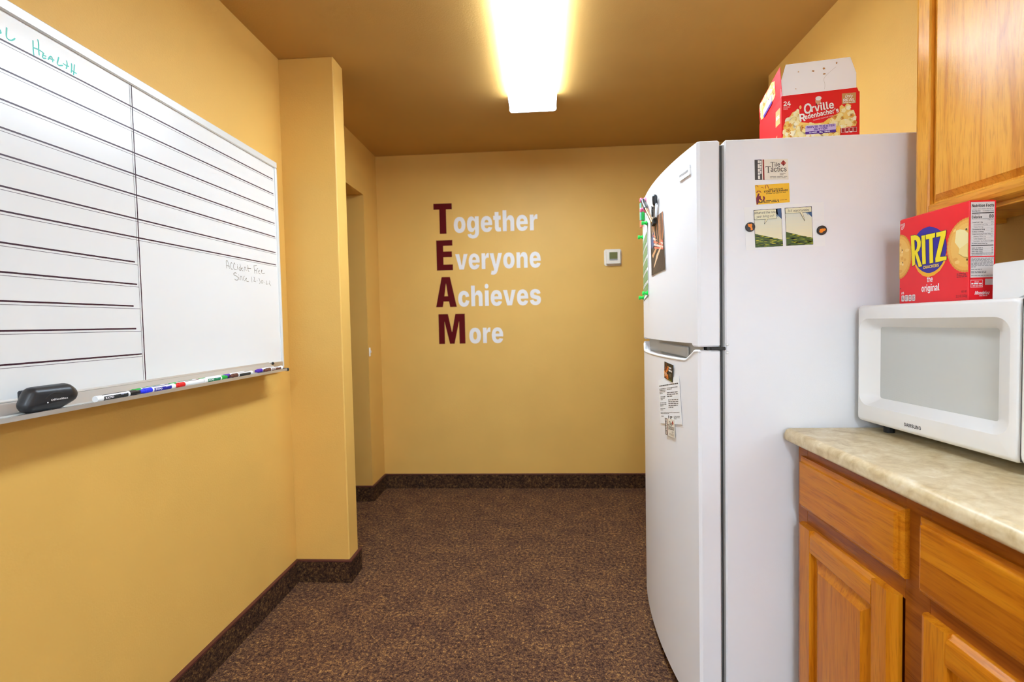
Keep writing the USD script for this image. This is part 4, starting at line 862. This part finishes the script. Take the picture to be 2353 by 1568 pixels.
for i in range(4): p.add(small_print(.0055, .030, .1085 - i * .0036, .1112 - i * .0036, 1, 80 + i, .55, .9), g, 1); p.add(sbox(.0048, .1078 - i * .0036, .0485, .1080 - i * .0036), lin(176, 170, 166), 1); p.add(small_print(.045, .048, .1085 - i * .0036, .1112 - i * .0036, 1, 84 + i, .55, 1), g, 1)
p.add(sbox(.0048, .0985, .0485, .0990), k, 1); p.add(small_print(.0055, .0480, .0938, .0978, 3, 90, .45), g, 1)
p.add(small_print(.0050, .0490, .0690, .0895, 8, 91, .5, .2), g, 1); p.add(small_print(.0050, .0260, .0640, .0665, 1, 92, .6, 1), g, 1); p.add(small_print(.0050, .0350, .0570, .0620, 2, 93, .55, 1), g, 1); p.add(small_print(.0050, .0480, .0510, .0535, 1, 94, .55, 1), g, 1)
t.add('nutrition_panel', p.done(SIDE), 'ink')
p = Print(.0002)
p.add(sbox(.0045, .0275, .0285, .0430).difference(sbox(.0051, .0281, .0279, .0424)), w_); p.add(text('visit us at:', .0165, .0378, .0028, .009, 700, align='c', size=60), w_); p.add(small_print(.006, .027, .0338, .0368, 1, 95, .8, 1), w_); p.add(text('1-800-622-4726', .0165, .0295, .0030, .0205, 700, align='c', size=60), w_)
p.add(rrect(.0330, .0500, .0320, .0450, .001), lin(226, 214, 212))
p.add(text('Mondelez', .0125, .0120, .0075, .0290, 800, slant=14), w_); p.add(small_print(.022, .038, .0085, .0105, 1, 96, .8, 1), w_)
t.add('side_lettering', p.done(SIDE), 'ink')

# ------------------------------------------------------------------ white appliance on the microwave, in front of the cracker box
t = Thing('small_appliance', 'plain white plastic appliance on the microwave, in front of the red carton', 'appliance', (.915, 1.030, MT), -90)
Wd = .22
prof = [(0, .0), (.042, .0)] + [(.042 + .040 * math.sin(a), .040 - .040 * math.cos(a)) for a in np.linspace(.2, 1.35, 8)] + [(.135, .045)] + [(.140 + .035 * (1 - math.cos(a)), .045 - .045 * math.sin(a)) for a in np.linspace(.2, 1.5, 6)] + [(Wd, 0), (Wd, .068), (Wd - .004, .072), (.004, .072), (0, .068)]
t.add('housing', slab(Polygon(prof), 'y', 0, .15), 'white_plastic', smooth=35)
t.add('base', cbx(.046, .174, .020, .13, .0005, .044, .004), 'white_matte')

# ------------------------------------------------------------------ popcorn carton on the refrigerator
PA = -6.0
t = Thing('popcorn_box', 'opened red popcorn carton on top of the refrigerator, its flaps raised', 'box', (.712, 1.465, FZ), PA)
PW, PD, PH = .206, .185, .1495
t.add('carton', m3.Manifold.cube((PW, PD, PH)) - m3.Manifold.cube((PW - .004, PD - .004, PH)).translate((.002, .002, .002)), 'popcorn_red')
# front flap, white and spotted with glue
fl = [(.0, .1500), (.1985, .1500), (.1985, .1570), (.1985, .2040), (.1835, .2500), (.0131, .2465), (-.0005, .2000), (-.0005, .1560)]
lean = lambda u, v, w: np.stack([u, .003 + (v - .15) * .02 - w, v], 1)
def leaned(poly, w0, w1, f):
    m = trimesh.creation.extrude_polygon(poly, 1.0, engine='earcut'); v = np.array(m.vertices)
    return trimesh.Trimesh(f(v[:, 0], v[:, 1], np.where(v[:, 2] > .5, w1, w0)), m.faces, process=False)
ff = t.add('front_flap', leaned(Polygon(fl), 0, .0008, lean), 'carton_white', label='white unprinted flap with brown glue spots')
t.add('fold_strip', leaned(Polygon([(-.0005, .1478), (PW - .001, .1480), (PW - .006, .1615), (.0, .1560)]), .0010, .0016, lean), 'popcorn_red')
r = np.random.RandomState(2)
for i, (x, z, a, b) in enumerate(((.0466, .222, .0022, .002), (.0859, .2205, .0036, .0022), (.1144, .2243, .0036, .0030), (.1152, .2090, .0036, .0022), (.1478, .237, .0022, .0030), (.0393, .1740, .0020, .0014))):
    p = Print(.0002); ang = np.linspace(0, 2 * math.pi, 14, endpoint=False); p.add(Polygon(np.stack([x + a * (.75 + .5 * r.rand(14)) * np.cos(ang), z + b * (.75 + .5 * r.rand(14)) * np.sin(ang)], 1)).buffer(0), lin(190, 142, 92) if i not in (0, 5) else lin(214, 180, 142)); t.add('glue_spot', p.done(lambda u, v, w: lean(u, v, w + .0008)), 'ink', ff)
p = Print(.0002); p.add(strokes([[(.1155, .166), (.117, .180), (.112, .196), (.128, .212), (.146, .226)]], .0010), lin(222, 216, 208))
t.add('crease', p.done(lambda u, v, w: lean(u, v, w + .0008)), 'ink', ff)
# left flap continues the printed side
LEFT = lambda u, v, w: np.stack([-w, u, v], 1)                        # u is depth from the front; seen from -x it reads right to left
sd = Polygon([(.0, .1500), (PD, .1500), (PD, .1960), (PD - .012, .212), (.0, .240)])
leanl = lambda u, v, w: np.stack([.002 - (v - .15) * .06 - w, u, v], 1)
m_ = trimesh.creation.extrude_polygon(sd, 1.0, engine='earcut'); v_ = np.array(m_.vertices)
sf = t.add('side_flap', trimesh.Trimesh(leanl(v_[:, 0], v_[:, 1], np.where(v_[:, 2] > .5, .0008, 0)), m_.faces[:, ::-1], process=False), 'popcorn_red')
def popcorn(area, n, seed, size, p, layer=0):
    r = np.random.RandomState(seed); b = area.bounds
    p.add(area, lin(244, 206, 110), layer); k = 0
    while k < n:
        x, z = r.uniform(b[0], b[2]), r.uniform(b[1], b[3])
        if not area.contains(Point(x, z)): continue
        s = size * (.6 + .7 * r.rand()); ang = np.linspace(0, 2 * math.pi, 14, endpoint=False)
        rad = s * (.75 + .4 * np.abs(np.sin(ang * 2.5 + 6 * r.rand())))
        g = Polygon(np.stack([x + rad * np.cos(ang), z + rad * np.sin(ang)], 1)).buffer(0).intersection(area.buffer(.0015))
        p.add(g, [lin(250, 234, 172), lin(248, 228, 150), lin(252, 242, 204), lin(246, 204, 84), lin(226, 158, 60)][[0, 1, 2, 2, 0, 1, 3, 4][k % 8]] if k % 8 != 7 else lin(226, 160, 64), layer + 1 + k % 5)
        if k % 8 == 7: p.add(ell(x, z, s * .25, s * .3, 8).intersection(area), lin(176, 100, 40), layer + 6)
        k += 1
POP = Polygon([[.0069,.0716],[.0119,.0884],[.023,.096],[.0291,.1061],[.0351,.1088],[.0431,.1134],[.0461,.111],[.0472,.0884],[.0522,.0762],[.0672,.0738],[.0901,.0696],[.1148,.0707],[.1266,.0802],[.1374,.0856],[.154,.0957],[.1539,.1116],[.1598,.1163],[.1666,.1093],[.1734,.1166],[.1822,.1121],[.1822,.1005],[.19,.0966],[.192,.088],[.1968,.0823],[.1949,.0688],[.1979,.0633],[.197,.0539],[.1561,.0501],[.1552,.004],[.004,.004],[.004,.05]])
p = Print(.0002); popcorn(POP, 210, 5, .0062, p)
p.add(ell(.0505, .1190, .0030, .0055).buffer(0), lin(246, 190, 120), 1)
t.add('popcorn_picture', p.done(FRONT), 'ink')
p = Print(.0002); wt = lin(246, 240, 232)
wv = lambda s, x0, z0, h, w, ang: text(s, x0, z0, h, w, 800, turn=ang)
p.add(affinity.rotate(text('O', .0592, .0985, .0285, .0205, 700), 0), wt, 9); p.add(wv('rville', .0790, .1015, .0215, .0605, 6), wt, 9)
p.add(wv('R', .0488, .0770, .0220, .0150, 6), wt, 9); p.add(wv('edenbacher’s', .0625, .0825, .0140, .0900, 8), wt, 9)
p.add(wv('GOURMET POPPING CORN', .0841, .0765, .0036, .0530, 9), lin(246, 170, 170), 9)
t.add('brand_lettering', p.done(FRONT), 'ink')
p = Print(.0002)
p.add(text('24', .0054, .1265, .0130, .0195, 800), wt); p.add(text('CLASSIC', .0054, .1210, .0036, .0180, 600), lin(246, 190, 190)); p.add(text('BAGS', .0054, .1160, .0036, .0110, 600), lin(246, 190, 190))
t.add('count_text', p.done(FRONT), 'ink'); p = Print(.0002)
p.add(ell(.0975, .1335, .0072, .0115), lin(214, 160, 120), 0); p.add(ell(.0985, .1400, .0080, .0062), lin(232, 226, 218), 1); p.add(Polygon([(.0905, .1235), (.095, .1200), (.0935, .1270)]), lin(60, 16, 18), 1)
t.add('portrait', p.done(FRONT), 'ink')
p = Print(.0002); p.add(sbox(.1600, .1175, .1965, .1475), lin(204, 152, 88)); p.add(text('Only', .1775, .1345, .0082, .0200, 600, slant=12, align='c'), wt, 1); p.add(text('REAL', .1782, .1240, .0082, .0300, 800, align='c'), wt, 1); p.add(small_print(.163, .194, .1195, .1222, 1, 7, .8, 1), wt, 1)
t.add('corner_label', p.done(FRONT), 'ink')
p = Print(.0002); lb = rrect(.0632, .1438, .0395, .0640, .0025); p.add(lb, lin(206, 184, 222), 9); p.add(lb.intersection(sbox(0, 0, .2, .0470)).union(ell(.1045, .0425, .0075, .0055)), lin(84, 34, 140), 10)
for s, x, z, h, w2, c in (('MOVIE THEATER', .1035, .0565, .0058, .0730, (92, 52, 150)), ('BUTTER', .1035, .0492, .0058, .0355, (92, 52, 150)), ('CLASSIC', .0835, .0418, .0036, .0210, (240, 236, 244)), ('24', .1045, .0400, .0056, .0090, (250, 250, 250)), ('BAGS', .1210, .0420, .0036, .0140, (240, 236, 244))): p.add(text(s, x, z, h, w2, 800, align='c'), lin(*c), 11)
t.add('flavour_label', p.done(FRONT), 'ink')
p = Print(.0002)
for k in range(4):
    x = .1575 + k * .0105; g = rrect(x, x + .0092, .0365, .0495, .0012); p.add(g, wt, 8); p.add(rrect(x + .0007, x + .0085, .0372, .0488, .001), lin(170, 14, 18), 9)
    if k in (1, 2): p.add(ell(x + .0046, .0372, .0032, .0018), wt, 10)
t.add('fact_icon', p.done(FRONT), 'ink')
SD = lambda u, v, w: np.stack([-w, PD - u, v], 1)
SFL = lambda u, v, w: leanl(PD - u, v, w + .0008)
p = Print(.0002); popcorn(Polygon([(.012, .158), (.030, .156), (.095, .165), (.140, .180), (.140, .222), (.110, .226), (.012, .206)]), 60, 6, .0075, p); p.add(Polygon([(.040, .152), (.115, .166), (.115, .192), (.040, .178)]), lin(204, 184, 224), 9); p.add(Polygon([(.040, .152), (.115, .166), (.115, .174), (.040, .160)]), lin(84, 34, 140), 10)
t.add('flap_picture', p.done(SFL), 'ink', sf)
p = Print(.0002); p.add(sbox(.140, .082, .175, .128), lin(212, 160, 92)); p.add(text('REAL', .1575, .100, .010, .026, 800, align='c'), wt, 1)
p.add(Polygon([(.060, .0), (.062, .030), (.080, .045), (.085, .022), (.095, .05), (.105, .062), (.118, .03), (.150, .055), (.155, .002)]), lin(248, 226, 150), 0); p.add(strokes([[(.075, .004), (.10, .046)], [(.095, .004), (.115, .048)]], .004), lin(246, 236, 230), 1)
t.add('side_print', p.done(SD), 'ink')
